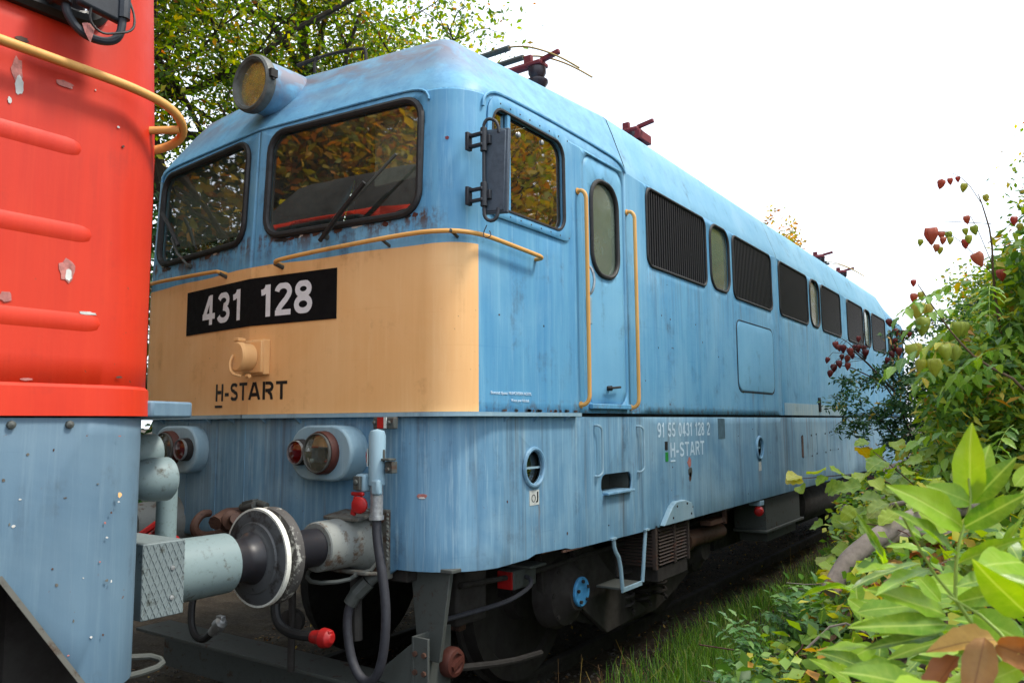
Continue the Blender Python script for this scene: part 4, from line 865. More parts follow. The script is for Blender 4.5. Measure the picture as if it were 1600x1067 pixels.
m = MB(); m.tube([(1.19, .45, .30), (1.20, 1.0, .20), (1.18, 1.4, .16)], .02, 8, smooth=1); m.build('sand_pipe', 'dark_metal', loco)
B('sand_box', 'bogie_metal', loco, lambda m: m.b6(.95, 1.20, .52, .80, .50, .82), .02)
B('guide_arm', 'bogie_metal', loco, lambda m: m.prism([(1.2, 1.72, .80), (1.2, 1.95, .80), (1.2, 2.5, .35), (1.2, 2.9, .15), (1.2, 2.2, .12), (1.2, 1.85, .35)], (.04, 0, 0)), .006)
B('underframe', 'dark_metal', loco, lambda m: (m.b6(-1.1, 1.1, .8, 2 * YC - .8, .84, 1.05), m.b6(-1.0, 1.0, 5.0, 10.0, .3, .86)))

# steps under the door
st = B('step', 'bracket_metal', loco, lambda m: m.b6(1.30, 1.50, 1.93, 2.22, .493, .508), .003)
B('step_edge', 'pale_blue', st, lambda m: m.b6(1.497, 1.51, 1.92, 2.23, .478, .51), .003)
m = MB(); m.tube([(1.50, 1.82, .855), (1.50, 1.83, .78), (1.505, 1.90, .70), (1.505, 1.93, .50)], .014, 8, smooth=1); m.box((1.47, 1.80, .855), (.10, .07, .012)); m.build('step_leg', 'pale_blue', st); m = MB(); m.tube([(1.50, 2.32, .85), (1.505, 2.24, .50)], .014, 8); m.box((1.47, 2.32, .855), (.10, .07, .012)); m.build('step_leg', 'pale_blue', st)
B('step_leg', 'bogie_metal', st, lambda m: m.tube([(1.26, 2.30, .86), (1.32, 2.22, .52)], .014, 6))

# finned resistor box below the skirt with pale hood
lv = B('louvre_box', 'bogie_metal', loco, lambda m: (m.b6(1.12, 1.475, 2.50, 3.12, .55, .86), m.b6(1.14, 1.485, 2.55, 3.12, .44, .545)), .006)
m = MB()
for i in range(11):
    z = .575 + .025 * i
    m.box((1.478, 2.82, z), (.05, .26 * 2, .006), Euler((0, R_(28), 0)).to_matrix())
    m.box((1.30, 2.505, z), (.34, .05, .006), Euler((R_(28), 0, 0)).to_matrix())
m.build('louvre_fins', 'louvre_metal', lv, kind='stuff')
B('louvre_post', 'louvre_metal', lv, lambda m: (m.b6(1.47, 1.50, 2.49, 2.525, .54, .86), m.b6(1.49, 1.505, 2.83, 2.86, .55, .86), m.b6(1.47, 1.505, 3.10, 3.13, .54, .86)))
hd = MB(); hd.prism([(1.5, 2.56, .855), (1.5, 3.16, .855), (1.5, 3.10, .985), (1.5, 2.97, 1.015), (1.5, 2.80, 1.015), (1.5, 2.72, .985)], (.045, 0, 0)); hdo = hd.build('louvre_hood', 'pale_blue', lv, .006)
B('hood_rivet', 'bogie_metal', hdo, lambda m: [m.cyl((1.544, y, z), (1.55, y, z), .009, 6) for y, z in ((2.80, .98), (3.0, .985), (2.72, .90), (3.08, .90))])
B('pipe', 'rust', loco, lambda m: (m.cyl((1.3, 3.15, .62), (1.3, 4.35, .60), .075, 16), m.cyl((1.3, 3.45, .615), (1.3, 3.55, .613), .095, 16), m.cyl((1.3, 4.35, .60), (1.3, 4.42, .60), .05, 12)))
B('pipe_bracket', 'rust', loco, lambda m: (m.b6(1.35, 1.45, 3.75, 4.15, .72, .76), m.b6(1.42, 1.45, 4.12, 4.16, .70, .86)))
eq = B('equipment_box', 'bracket_metal', loco, lambda m: (m.b6(1.1, 1.44, 5.35, 6.65, .50, .82), m.b6(1.1, 1.46, 5.30, 6.75, .47, .50), m.b6(1.1, 1.40, 5.5, 6.6, .36, .47)), .006)
B('lamp_bracket', 'pale_blue', loco, lambda m: m.b6(1.38, 1.50, 5.0, 5.12, .78, .83), .005)
B('under_lamp', 'red_plastic', loco, lambda m: m.lathe((1.47, 5.03, .73), (.3, -1, -.2), [(-.05, .02), (-.03, .045), (.02, .05), (.05, .04), (.06, .001)], 16))
B('air_tank', 'bogie_metal', loco, lambda m: m.lathe((1.12, 7.0, .60), (0, 1, 0), [(0, .001), (.03, .18), (.1, .27), (.2, .29), (2.6, .29), (2.75, .2), (2.8, .001)], 28))
B('edge_strip', 'rust', loco, lambda m: (m.b6(1.482, 1.4985, 1.17, 1.42, .846, .860), m.box((1.49, 1.05, .874), (.01, .22, .008))), .002)

# ------------------------------------------------------------------ pantographs and roof gear
def panto(y0, T=IDT):
    f = MB(); zb = 4.40
    for s in (1, -1): f.tube([T(Vector(p)) for p in ((s * .55, y0 - .9, zb), (s * .55, y0 + .9, zb))], .026, 8)
    for yy in (-.85, .85): f.tube([T(Vector((-.92, y0 + yy, zb))), T(Vector((.92, y0 + yy, zb)))], .032, 8)
    p = f.build('pantograph', 'dark_red', loco)
    for s in (1, -1):
        for yy in (-.85, .85):
            m = MB(); m.lathe(T(Vector((s * .86, y0 + yy, 3.96))), (0, 0, 1), [(0, .09), (.05, .09), (.06, .055), (.10, .10), (.12, .10), (.14, .055), (.19, .095), (.21, .095), (.23, .05), (.28, .085), (.30, .085), (.32, .05), (.36, .07), (.40, .07)], 18); m.build('insulator', 'insulator', p)
            m = MB(); m.box(T(Vector((s * .86, y0 + yy, 4.385))), (.13, .13, .035)); m.build('insulator_cap', 'dark_red', p, .01)
            m = MB(); m.box(T(Vector((s * .98, y0 + yy, 4.43))), (.17, .035, .04), Euler((0, R_(-10 * s if T is IDT else -10 * s), 0)).to_matrix()); m.box(T(Vector((s * .78, y0 + yy, 4.45))), (.07, .04, .07)); m.build('horn_rest', 'dark_red', p, .008)
    for s in (1, -1):
        a = MB(); a.tube([T(Vector((s * .45, y0 - .6, zb + .04))), T(Vector((s * .50, y0 + .78, zb + .08)))], .022, 8); a.build('lower_arm', 'dark_red', p)
        a = MB(); a.tube([T(Vector((s * .50, y0 + .78, zb + .08))), T(Vector((s * .38, y0 - .75, zb + .12)))], .018, 8); a.build('upper_arm', 'dark_red', p)
    for dy in (-.88, -.68):
        m = MB(); pts = [(-1.25, y0 + dy, 4.25), (-1.1, y0 + dy, 4.37), (-.93, y0 + dy, 4.48), (-.74, y0 + dy, 4.57), (-.52, y0 + dy, 4.605), (0, y0 + dy, 4.61), (.52, y0 + dy, 4.605), (.74, y0 + dy, 4.57), (.93, y0 + dy, 4.48), (1.1, y0 + dy, 4.37), (1.25, y0 + dy, 4.25)]
        m.tube([T(Vector(q)) for q in pts], .007, 6, smooth=2); st_ = m.build('contact_strip', 'brass', p)
        m = MB(); m.tube([T(Vector((-.62, y0 + dy, 4.585))), T(Vector((.62, y0 + dy, 4.585)))], .024, 8); m.build('strip_carrier', 'bracket_metal', st_)
panto(2.78); panto(3.35, rearm)
for y in (3.7,):
    m = MB(); m.lathe((.86, y + .1, 3.96), (0, 0, 1), [(0, .09), (.05, .09), (.06, .055), (.10, .10), (.12, .10), (.14, .055), (.19, .095), (.21, .095), (.23, .05), (.30, .06)], 16); i_ = m.build('insulator', 'insulator', loco)
    m = MB(); m.box((.88, y, 4.33), (.14, .26, .09)); m.build('roof_switch', 'dark_red', i_, .01)

# paint chips and flakes (raised flakes of bare primer) on both locomotives
def chip(parent, c, u, v, ru, rv, mat, seed, label=None, n=14, nm='paint_chip'):
    r = random.Random(seed); u, v = Vector(u), Vector(v); nn = u.cross(v).normalized(); m = MB(); P = []
    for i in range(n):
        a = 2 * math.pi * i / n; k_ = r.uniform(.68, 1.05); P.append(Vector(c) + u * math.cos(a) * ru * k_ + v * math.sin(a) * rv * k_)
    m.prism(P, nn * .0016); return m.build(nm, mat, parent)
NY = (0, 1, 0)
chip(loco, (1.5, 3.18, 1.30), NY, ZD, .045, .045, 'peel_pink', 3); chip(loco, (1.5, 3.20, 1.22), NY, ZD, .05, .05, 'bracket_metal', 4); chip(loco, (1.5, 3.19, 1.18), NY, ZD, .03, .04, 'rust', 5)
q = LO.pt(1.27, 1.255, .001); n_ = LO.nrm(1.27); chip(loco, q, Vector((0, 0, 1)).cross(n_), ZD, .03, .016, 'peel_pink', 6)
q = LO.pt(1.27, 1.246, .002); chip(loco, q, Vector((0, 0, 1)).cross(n_), ZD, .022, .006, 'peel_white', 7)
q = UP.pt(UP.L1 + .12, 3.17, .001); chip(loco, q, Vector((0, 0, 1)).cross(UP.nrm(UP.L1 + .12)), ZD, .012, .012, 'dark_red', 8)
rr_ = random.Random(5)
for i in range(26):   # rust flakes under the windscreens
    x = rr_.uniform(.2, 1.22); z = 2.738 + rr_.uniform(-.016, .008) + (0.03 if x > 1.15 else 0); q = UP.pt(UP.sx(x), z, .0006)
    if i % 3 == 0: q = mirx(q)
    chip(loco, q, (1, KT if q.x > 0 else -KT, 0), ZD, rr_.uniform(.02, .05), rr_.uniform(.006, .016), rr_.choice(['rust', 'dark_metal', 'rust', 'peel_white', 'rust_ring']), i + 20)
for i in range(16):
    s_ = rr_.uniform(.5, 1.35); q = (1.5, s_, 1.694 + .004) ; chip(loco, (1.507, s_, 1.70), NY, ZD, rr_.uniform(.006, .03), rr_.uniform(.004, .012), rr_.choice(['rust', 'dark_metal']), i + 60, nm='rust_flake')
for i in range(40):
    y_ = rr_.uniform(.5, 5.5); z_ = rr_.uniform(.9, 3.3)
    if 1.62 < z_ < 1.74: continue
    if z_ > 2.75 or (1.05 < z_ < 1.32 and 1.6 < y_ < 2.2): continue
    if 1.4 < y_ < 2.2 and z_ > 1.7: continue
    chip(loco, (1.5, y_, z_), NY, ZD, rr_.uniform(.004, .010), rr_.uniform(.004, .010), rr_.choice(['rust', 'dark_metal', 'rust_ring']), i + 90)

# ================================================================== RED LOCOMOTIVE
RY = -1.40; OFFY = RY
red = thing('locomotive', 'red locomotive close at the left edge with grey-blue skirt and embossed ribs', 'locomotive', (0, RY - 6, -0.15))
RU = Shell(1.5, 0.0, .25); RL = Shell(1.5, 0.0, .28)
RYO = -1.29
def rt(p): return Vector((-p[0], RYO - p[1], p[2]))      # turned round: its nose faces the blue one
def rtm(p): return rt(mirx(p))
# near (x>0) side is the mirrored half
RSW = rr(RU.sy(.42), RU.sy(1.3), 2.93, 3.42, .10)
for T in (rtm, rt):
    outer = [(0, 1.76), (RU.sy(9), 1.76), (RU.sy(9), 3.46), (0, 3.46)]
    wall('body_wall', RU, outer, [RSW, rr(RU.sx(.1), RU.sx(1.15), 2.77, 3.4, .12)], [.3, .6, .9] + arc_cols(RU) + [RU.sy(y) for y in (.5, .9, 1.4)], ROWS, ['red_paint'], red, T)
    w = ring('side_window_frame', RU, RSW, .03, 'rubber', red, T, .004)
    pane('glass', RU, RSW, 'side_glass', w, T, -.01)
    w = ring('windscreen_frame', RU, rr(RU.sx(.1), RU.sx(1.15), 2.77, 3.4, .12), .022, 'rubber', red, T, .004)
    pane('glass', RU, rr(RU.sx(.1), RU.sx(1.15), 2.77, 3.4, .12), 'side_glass', w, T, -.01)
    # cream nose band
    m = MB(); cs = [i / 8 * RU.L1 for i in range(9)] + [RU.L1 + RU.La * .30 * i / 6 for i in range(1, 7)]
    vs = []
    for c in cs: vs += [T(RU.pt(c, 1.76, .002)), T(RU.pt(c, 2.60, .002))]
    m.add(vs, [(2 * i, 2 * i + 2, 2 * i + 3, 2 * i + 1) for i in range(len(cs) - 1)]); m.build('cream_band', 'cream', red)
    m = MB(); vs = []; zs = [l[0] for l in LEV[2:]]; qs = [RU.L1 * t for t in (0, .5, .9)] + [RU.L1 + RU.La * i / 8 for i in range(9)] + [RU.sy(y) for y in (.6, .8, 1.2, 3, 9)]
    for z in zs:
        for q in qs: vs.append(T(RU.pt(q, z)))
    nq = len(qs); m.add(vs, [(j * nq + i, j * nq + i + 1, (j + 1) * nq + i + 1, (j + 1) * nq + i) for j in range(len(zs) - 1) for i in range(nq - 1)]); m.build('roof', 'bogie_metal', red)
    # red sill moulding
    m = MB(); qs = [RU.L1 * t for t in (0, .5, .9)] + [RU.L1 + RU.La * i / 10 for i in range(11)] + [RU.sy(9)]; vs = []
    for q in qs: vs += [T(RU.pt(q, 1.664, -.02)), T(RU.pt(q, 1.664, .014)), T(RU.pt(q, 1.752, .010)), T(RU.pt(q, 1.766, -.004))]
    m.add(vs, [(i * 4 + j, i * 4 + 4 + j, i * 4 + 4 + (j + 1) % 4, i * 4 + (j + 1) % 4) for i in range(len(qs) - 1) for j in range(4)]); m.build('sill', 'red_paint', red)
B('inner_block', 'dark_metal', red, lambda m: m.b6(-1.38, 1.38, RYO - 9, RYO - .75, 1.0, 3.9))
# embossed ribs on the near side
for z, y1 in ((2.51, -1.77), (2.238, -1.725), (1.957, -1.685)):
    m = MB(); h = .034; vs = []; ys = [-5.0, y1 - .05, y1 - .03, y1 - .012, y1 - .002]; hh = [1, 1, .92, .70, .02]; prof = [(-1, 0), (-.75, .0022), (-.45, .0052), (0, .0062), (.45, .0052), (.75, .0022), (1, 0)]
    for y, k_ in zip(ys, hh):
        for a, o in prof: vs.append((1.4985 + o * (k_ ** .5) , y, z + a * h * k_))
    n = len(prof); m.add(vs, [(i * n + j, i * n + n + j, i * n + n + j + 1, i * n + j + 1) for i in range(len(ys) - 1) for j in range(n - 1)]); m.build('rib', 'red_paint', red)
# skirt with cut-away lower corner
for T in (rtm, rt):
    qc = lambda y: RL.sy(RYO - y)
    outer = [(0, .9), (RL.L1, .9), (RL.L1 + .06, .79), (qc(-1.66), .80), (qc(-1.94), 1.20), (qc(-6), 1.20), (qc(-6), 1.658), (0, 1.658)]
    o = wall('skirt', RL, outer, [], [.3, .6, .9] + arc_cols(RL), [1.0, 1.1, 1.2, 1.3, 1.4, 1.5, 1.6], ['red_skirt'], red, T, thick=.022)
B('skirt_edge', 'mount_metal', red, lambda m: m.box((1.504, -1.80, 1.0), (.005, .015, .50), Euler((R_(35), 0, 0)).to_matrix()))
B('headstock', 'bogie_metal', red, lambda m: m.b6(-1.2, 1.2, RYO - .5, RYO - .12, .7, 1.6))
for y in (-1.935, -1.77, -2.1, -2.3): B('sill_bolt', 'bracket_metal', red, lambda m: m.lathe((1.5, y, 1.637), (1, 0, 0), [(0, .013), (.010, .012), (.016, .001)], 8))
B('tow_loop', 'bracket_metal', red, lambda m: m.tube([(1.20, -1.5, .74), (1.16, -1.25, .72), (1.12, -1.18, .73), (1.05, -1.22, .75), (1.0, -1.45, .76)], .012, 8, smooth=1))
# corner ledge plate
B('corner_ledge', 'red_skirt', red, lambda m: m.prism([(1.30, -1.62, 1.66), (1.42, -1.45, 1.66), (1.33, -1.24, 1.66), (1.0, -1.12, 1.66), (.0, -1.12, 1.66), (.0, -1.5, 1.66)], (0, 0, .058)), .008)
# handrail round the corner
m = MB(); m.tube([(1.56, -5, 2.752), (1.56, -1.95, 2.748), (1.56, -1.72, 2.748), (1.558, -1.62, 2.744), (1.552, -1.52, 2.732), (1.525, -1.445, 2.705), (1.47, -1.405, 2.67), (1.40, -1.42, 2.64), (1.33, -1.50, 2.61)], .0155, 12, smooth=2)
hr = m.build('handrail', 'rail_yellow', red)
B('rail_bracket', 'rail_yellow', hr, lambda m: (m.cyl((1.50, -1.44, 2.68), (1.40, -1.56, 2.66), .014), m.cyl((1.5, -2.2, 2.748), (1.56, -2.2, 2.748), .012)))
# mirror hanging over the side window
mi = B('mirror', 'black_plastic', red, lambda m: (m.box((1.63, -1.80, 3.12), (.03, .155, .42), Euler((R_(0), 0, R_(8))).to_matrix()), m.box((1.60, -1.80, 3.14), (.03, .13, .40), Euler((0, 0, R_(8))).to_matrix())), .01)
m = MB(); m.tube([(1.60, -1.90, 3.2), (1.60, -1.895, 2.92), (1.60, -1.88, 2.875), (1.61, -1.84, 2.835), (1.62, -1.785, 2.83), (1.63, -1.745, 2.85), (1.635, -1.73, 2.90), (1.635, -1.73, 3.2)], .013, 10, smooth=2)
m.cyl((1.635, -1.73, 2.925), (1.635, -1.73, 3.1), .02, 10); m.cyl((1.60, -1.90, 2.915), (1.60, -1.90, 3.0), .026, 12); m.cyl((1.52, -1.91, 2.95), (1.60, -1.90, 2.95), .02, 10); m.build('mirror_arm', 'black_plastic', mi)
B('mirror_screw', 'silver', mi, lambda m: m.lathe((1.628, -1.902, 2.925), (1, 0, -.2), [(0, .011), (.006, .010), (.01, .001)], 8))
m = MB(); m.tube([(1.64, -1.83, 3.1), (1.645, -1.835, 2.93), (1.64, -1.84, 2.87), (1.64, -1.80, 2.845), (1.65, -1.76, 2.86), (1.66, -1.71, 2.885), (1.65, -1.70, 2.94), (1.64, -1.72, 3.0)], .004, 6, smooth=2); m.build('cable', 'rubber', mi)
m = MB()
for i in range(5): m.prism([(1.62, -1.85, 2.865), (1.63, -1.838 + .006 * i, 2.868), (1.635, -1.84 + .004 * i - .006, 2.83 - .006 * i)], (.001, .001, .0005))
m.build('tape_wrap', 'peel_pink', mi)
chips = [(-1.975, 2.70, .020, .045, 'peel_pink'), (-1.965, 2.655, .014, .035, 'peel_white'), (-1.99, 2.60, .006, .012, 'peel_white'), (-1.835, 2.705, .030, .012, 'peel_pink'), (-1.825, 2.702, .014, .006, 'peel_white'),
 (-1.80, 2.115, .028, .04, 'peel_pink'), (-1.795, 2.10, .012, .02, 'peel_white'), (-1.97, 2.01, .018, .02, 'peel_pink'), (-1.73, 1.988, .03, .006, 'peel_white'), (-1.965, 2.80, .022, .010, 'rust'), (-1.70, 2.77, .018, .007, 'rust'),
 (-1.66, 2.62, .005, .004, 'peel_white'), (-1.64, 2.56, .005, .005, 'rust'), (-1.74, 2.72, .003, .003, 'peel_white'), (-1.62, 1.79, .012, .004, 'rust'), (-1.9, 1.772, .02, .005, 'peel_pink')]
for i, (y, z, a, b, mt) in enumerate(chips): chip(red, (1.5003 + .0005 * (i % 4), y, z), NY, ZD, a, b, mt, 200 + i, nm='paint_flake')
for i in range(34):
    y_ = rr_.uniform(-2.0, -1.60); z_ = rr_.uniform(.88, 1.60); 
    if z_ < 1.3 and y_ < -1.72 - (z_ - .9) * .5: continue
    chip(red, (1.5, y_, z_), NY, ZD, rr_.uniform(.002, .006), rr_.uniform(.002, .006), rr_.choice(['peel_pink', 'peel_white', 'rust', 'mount_metal']), i + 300, nm='paint_flake')
chip(red, (1.5005, -1.60, 1.41), NY, ZD, .007, .009, 'cream', 350, nm='paint_flake')

# tail-lamp barrels
for x, y, z, r in ((1.13, -1.265, 1.425, .084), (.93, -1.205, 1.52, .078), (-.92, -1.08, 1.5, .085)):
    m = MB(); m.lathe((x, y, z), (0, 1, 0), [(-.105, .001), (-.10, r * .35), (-.085, r * .6), (-.06, r * .82), (-.03, r * .96), (.0, r), (.055, r), (.062, r * .93), (.055, r * .85)], 28); l = m.build('tail_lamp', 'stock_blue', red)
    m = MB(); m.lathe((x, y + .05, z), (0, 1, 0), [(0, r * .85), (.01, r * .4), (.012, .001)], 20); m.build('lens', 'red_glass', l)
# buffers with tread plate
for x in (.875, -.875):
    m = MB(); m.lathe((x, -1.30, 1.012), (0, 1, 0), [(0, .15), (.26, .134), (.545, .132), (.552, .122)], 32); b = m.build('buffer', 'stock_blue', red)
    m = MB(); m.lathe((x, -.745, 1.012), (0, 1, 0), [(-.02, .10), (.03, .104), (.06, .095), (.10, .10), (.13, .12)], 28); m.build('buffer_shaft', 'grease_metal', b)
    m = MB(); m.lathe((x, -.615, 1.012), (0, 1, 0), [(0, .11), (.006, .132), (.010, .138), (.012, .160), (.020, .166), (.022, .204), (.028, .220)], 48); m.build('buffer_plate', 'head_metal', b)
    m = MB(); m.lathe((x, -.588, 1.012), (0, 1, 0), [(0, .214), (.0, .227), (.024, .228), (.030, .2), (.032, .001)], 48); m.build('buffer_rim', 'white_rim', b)
    if x > 0:
        m = MB(); m.b6(.72, 1.08, -1.265, -1.085, .885, 1.175); tb = m.build('buffer_step', 'tread_metal', b, .004)
        m = MB(); n_r = 0
        for i in range(-6, 14):          # raised diamond bars on the outer face
            for sl in (1, -1):
                y0 = -1.265 + .026 * i; pts = []
                t0 = .885; 
                # clip a sloped line to the plate
                P = [(y0 + sl * (z - 1.03) * .45, z) for z in (.89, 1.17)]
                (ya, za), (yb, zb) = P
                def cl(ya, za, yb, zb):
                    lo, hi = -1.262, -1.088
                    if (ya < lo and yb < lo) or (ya > hi and yb > hi): return None
                    def c(y, z, y2, z2):
                        if y < lo: t = (lo - y) / (y2 - y); return lo, z + (z2 - z) * t
                        if y > hi: t = (hi - y) / (y2 - y); return hi, z + (z2 - z) * t
                        return y, z
                    a = c(ya, za, yb, zb); b_ = c(yb, zb, ya, za); return a, b_
                r_ = cl(ya, za, yb, zb)
                if r_: m.tube([(1.0805, r_[0][0], r_[0][1]), (1.0805, r_[1][0], r_[1][1])], .0028, 4)
        m.build('tread_bars', 'tread_metal', tb, kind='stuff')
        for zz in (1.07, .955): B('tread_bolt', 'silver', tb, lambda m: m.lathe((1.081, -1.14, zz), (1, 0, 0), [(0, .010), (.006, .009), (.008, .001)], 8))
B('coupling_handle', 'red_plastic', red, lambda m: (m.tube([(.55, -.98, 1.13), (.60, -.90, 1.20)], .014, 6), m.tube([(.62, -.96, 1.13), (.66, -.90, 1.22)], .014, 6), m.lathe((.62, -.9, 1.12), (1, 0, 0), [(-.1, .02), (0, .035), (.1, .02)], 10)))
B('lamp_post', 'stock_blue', red, lambda m: m.cyl((.72, -.95, 1.10), (.72, -.95, 1.4), .045, 14))
for s in (1, -1):
    m = MB(); m.lathe((s * .70, -4.0, .45), (s, 0, 0), [(0, .63), (.03, .63), (.035, .60), (.13, .595), (.13, .50), (.10, .48), (.08, .2), (.16, .18), (.16, .001)], 32); m.build('wheel', 'bogie_metal', red)
B('underframe', 'dark_metal', red, lambda m: m.b6(-1.0, 1.0, -9, -2.2, .4, 1.2))

# ================================================================== GROUND, TRACK
def smooth(t): t = np.clip(t, 0, 1); return t * t * (3 - 2 * t)
def hgt(x, y):
    x = np.asarray(x, float); y = np.asarray(y, float)
    A = 0.45 + 0.75 * smooth((y + 1.6) / 1.8)
    h = -0.27 + A * smooth((x - 2.15) / 1.5) * (1 - .25 * smooth((x - 5) / 6))
    h += 0.05 * smooth((x - 1.2) / 1.0)
    h += -0.12 * smooth((-x - 1.6) / .8) + .4 * smooth((-x - 4) / 3)
    n = .02 * np.sin(x * 5.1 + 1.3 * np.sin(y * 2.3)) * np.cos(y * 3.7) + .012 * np.sin(x * 13 + y * 7) + .01 * np.cos(y * 17 - x * 9)
    return h + n * smooth(np.abs(x) - .3)
def ground():
    xs = np.concatenate([np.linspace(-300, -20, 15)[:-1], np.linspace(-20, -3, 18)[:-1], np.linspace(-3, 6, 91), np.linspace(6, 20, 15)[1:], np.linspace(20, 300, 15)[1:]])
    ys = np.concatenate([np.linspace(-300, -12, 12)[:-1], np.linspace(-12, -4, 14)[:-1], np.linspace(-4, 16, 201), np.linspace(16, 40, 18)[1:], np.linspace(40, 500, 20)[1:]])
    X, Y = np.meshgrid(xs, ys); Z = hgt(X, Y); nx, ny = len(xs), len(ys)
    v = np.stack([X.ravel(), Y.ravel(), Z.ravel()], 1); i = np.arange(nx * ny).reshape(ny, nx)
    f = np.stack([i[:-1, :-1], i[:-1, 1:], i[1:, 1:], i[1:, :-1]], -1).reshape(-1, 4)
    me = bpy.data.meshes.new('ground'); me.from_pydata(v.tolist(), [], f.tolist()); me.polygons.foreach_set('use_smooth', [True] * len(f))
    k = NT('soil'); tc = k.n("ShaderNodeTexCoord").outputs['Object']; a = k.noise(tc, 3, 8, .7); b = k.noise(tc, 40, 6, .7); c = k.noise(tc, 160, 3, .7)
    col = k.mix(k.ramp(a, .4, .65), (.040, .030, .022, 1), (.075, .060, .042, 1)); col = k.mix(k.ramp(b, .5, .75), col, (.13, .10, .07, 1)); col = k.mix(k.ramp(c, .6, .75, 0, .6), col, (.018, .014, .012, 1))
    bp = k.math('ADD', k.math('MULTIPLY', b, 1.5), c); me.materials.append(k.done(k.pr(col, .95, 0, bp, .9, .2, .02)))
    link('ground', me, kind='structure')
ground()
trk = thing('railway_track', 'dark oily railway track running under both locomotives', 'track', (0, 6, -.3))
def rail_mesh(x):
    P = [(-.07, -.31), (.07, -.31), (.07, -.30), (.012, -.285), (.010, -.20), (.036, -.185), (.036, -.155), (.03, -.15), (-.03, -.15), (-.036, -.155), (-.036, -.185), (-.010, -.20), (-.012, -.285), (-.07, -.30)]
    m = MB(); m.prism([(x + a, -40, z) for a, z in P], (0, 140, 0)); return m
for x in (-.753, .753): rail_mesh(x).build('rail', 'bogie_metal', trk)
sm = MB().box((0, 0, 0), (2.5, .25, .16)).mesh('sleeper', 'sleeper_wood')
for i in range(70): link('sleeper', sm, trk, mw=Matrix.Translation((rr_.uniform(-.02, .02), -10 + i * .62, -.375)) @ Matrix.Rotation(rr_.uniform(-.01, .01), 4, 'Z'))

def soup(name, tris_v, nvper, faces_per, mat, rnd, parent=None, **kw):
    """many small identical-topology pieces: tris_v (N, nvper, 3), faces_per list of index tuples (same length)"""
    N = len(tris_v); me = bpy.data.meshes.new(name); F = np.array(faces_per); k = F.shape[1]
    me.vertices.add(N * nvper); me.vertices.foreach_set('co', np.ascontiguousarray(tris_v, np.float32).ravel())
    idx = (F[None] + (np.arange(N) * nvper)[:, None, None]).reshape(-1); nf = N * len(F)
    me.loops.add(nf * k); me.loops.foreach_set('vertex_index', idx.astype(np.int32)); me.polygons.add(nf)
    me.polygons.foreach_set('loop_start', (np.arange(nf) * k).astype(np.int32)); me.polygons.foreach_set('loop_total', np.full(nf, k, np.int32)); me.update(calc_edges=True)
    at = me.attributes.new('rnd', 'FLOAT', 'FACE'); at.data.foreach_set('value', np.repeat(np.asarray(rnd, np.float32), len(F)))
    me.materials.append(MAT[mat]); return link(name, me, parent, **kw)
def unit(v): return v / np.maximum(1e-9, np.linalg.norm(v, axis=-1, keepdims=True))
LEAF_F = [(0, 1, 2, 5), (0, 5, 4, 3)]   # folded leaf: base, right edge, tip ...
def leaves(P, size, rngl, up=0.7, aspect=.42, droop=.3, dirs=None):
    """folded two-quad leaves: 0 base,1 right,2 right-tip? -> verts base,R,tip,L,mid"""
    N = len(P); d = rngl.normal(size=(N, 3)) if dirs is None else dirs + rngl.normal(size=(N, 3)) * .35
    d[:, 2] = d[:, 2] * .6 - droop; d = unit(d); n = rngl.normal(size=(N, 3)) * .55 + np.array([0, 0, up]); s = unit(np.cross(d, n)); n = unit(np.cross(s, d))
    L = (size * rngl.uniform(.6, 1.25, N))[:, None]; W = L * aspect
    b = P; mid = P + d * L * .5 - n * L * .05; r = mid + s * W * .5 + n * L * .07; l = mid - s * W * .5 + n * L * .07; t = P + d * L - n * L * .12
    return np.stack([b, r, t, l, mid], 1)
LF5 = [(0, 1, 4), (1, 2, 4), (4, 2, 3), (0, 4, 3)]

# ballast stones and soil crumbs
def stones(n, xr, yr, size, name, label, mat='stone'):
    g = np.random.default_rng(5); x = g.uniform(*xr, n); y = g.uniform(*yr, n); z = hgt(x, y)
    ico = np.array([(1, 0, 0), (-1, 0, 0), (0, 1, 0), (0, -1, 0), (0, 0, 1), (0, 0, -1)], float); F = [(0, 2, 4), (2, 1, 4), (1, 3, 4), (3, 0, 4), (2, 0, 5), (1, 2, 5), (3, 1, 5), (0, 3, 5)]
    s = size * g.uniform(.4, 1.3, n); V = ico[None] * s[:, None, None] * g.uniform(.5, 1.1, (n, 6, 3)); th = g.uniform(0, 6.28, n); c, q = np.cos(th)[:, None], np.sin(th)[:, None]
    X = V[..., 0] * c - V[..., 1] * q; Y = V[..., 0] * q + V[..., 1] * c; V = np.stack([X + x[:, None], Y + y[:, None], V[..., 2] * .7 + z[:, None]], -1)
    soup(name, V, 6, F, mat, g.uniform(size=n), label=label, cat='gravel', kind='stuff')
stones(9000, (-1.9, 2.3), (-2.5, 12), .022, 'ballast', 'dark grimy ballast and gravel between and beside the rails')
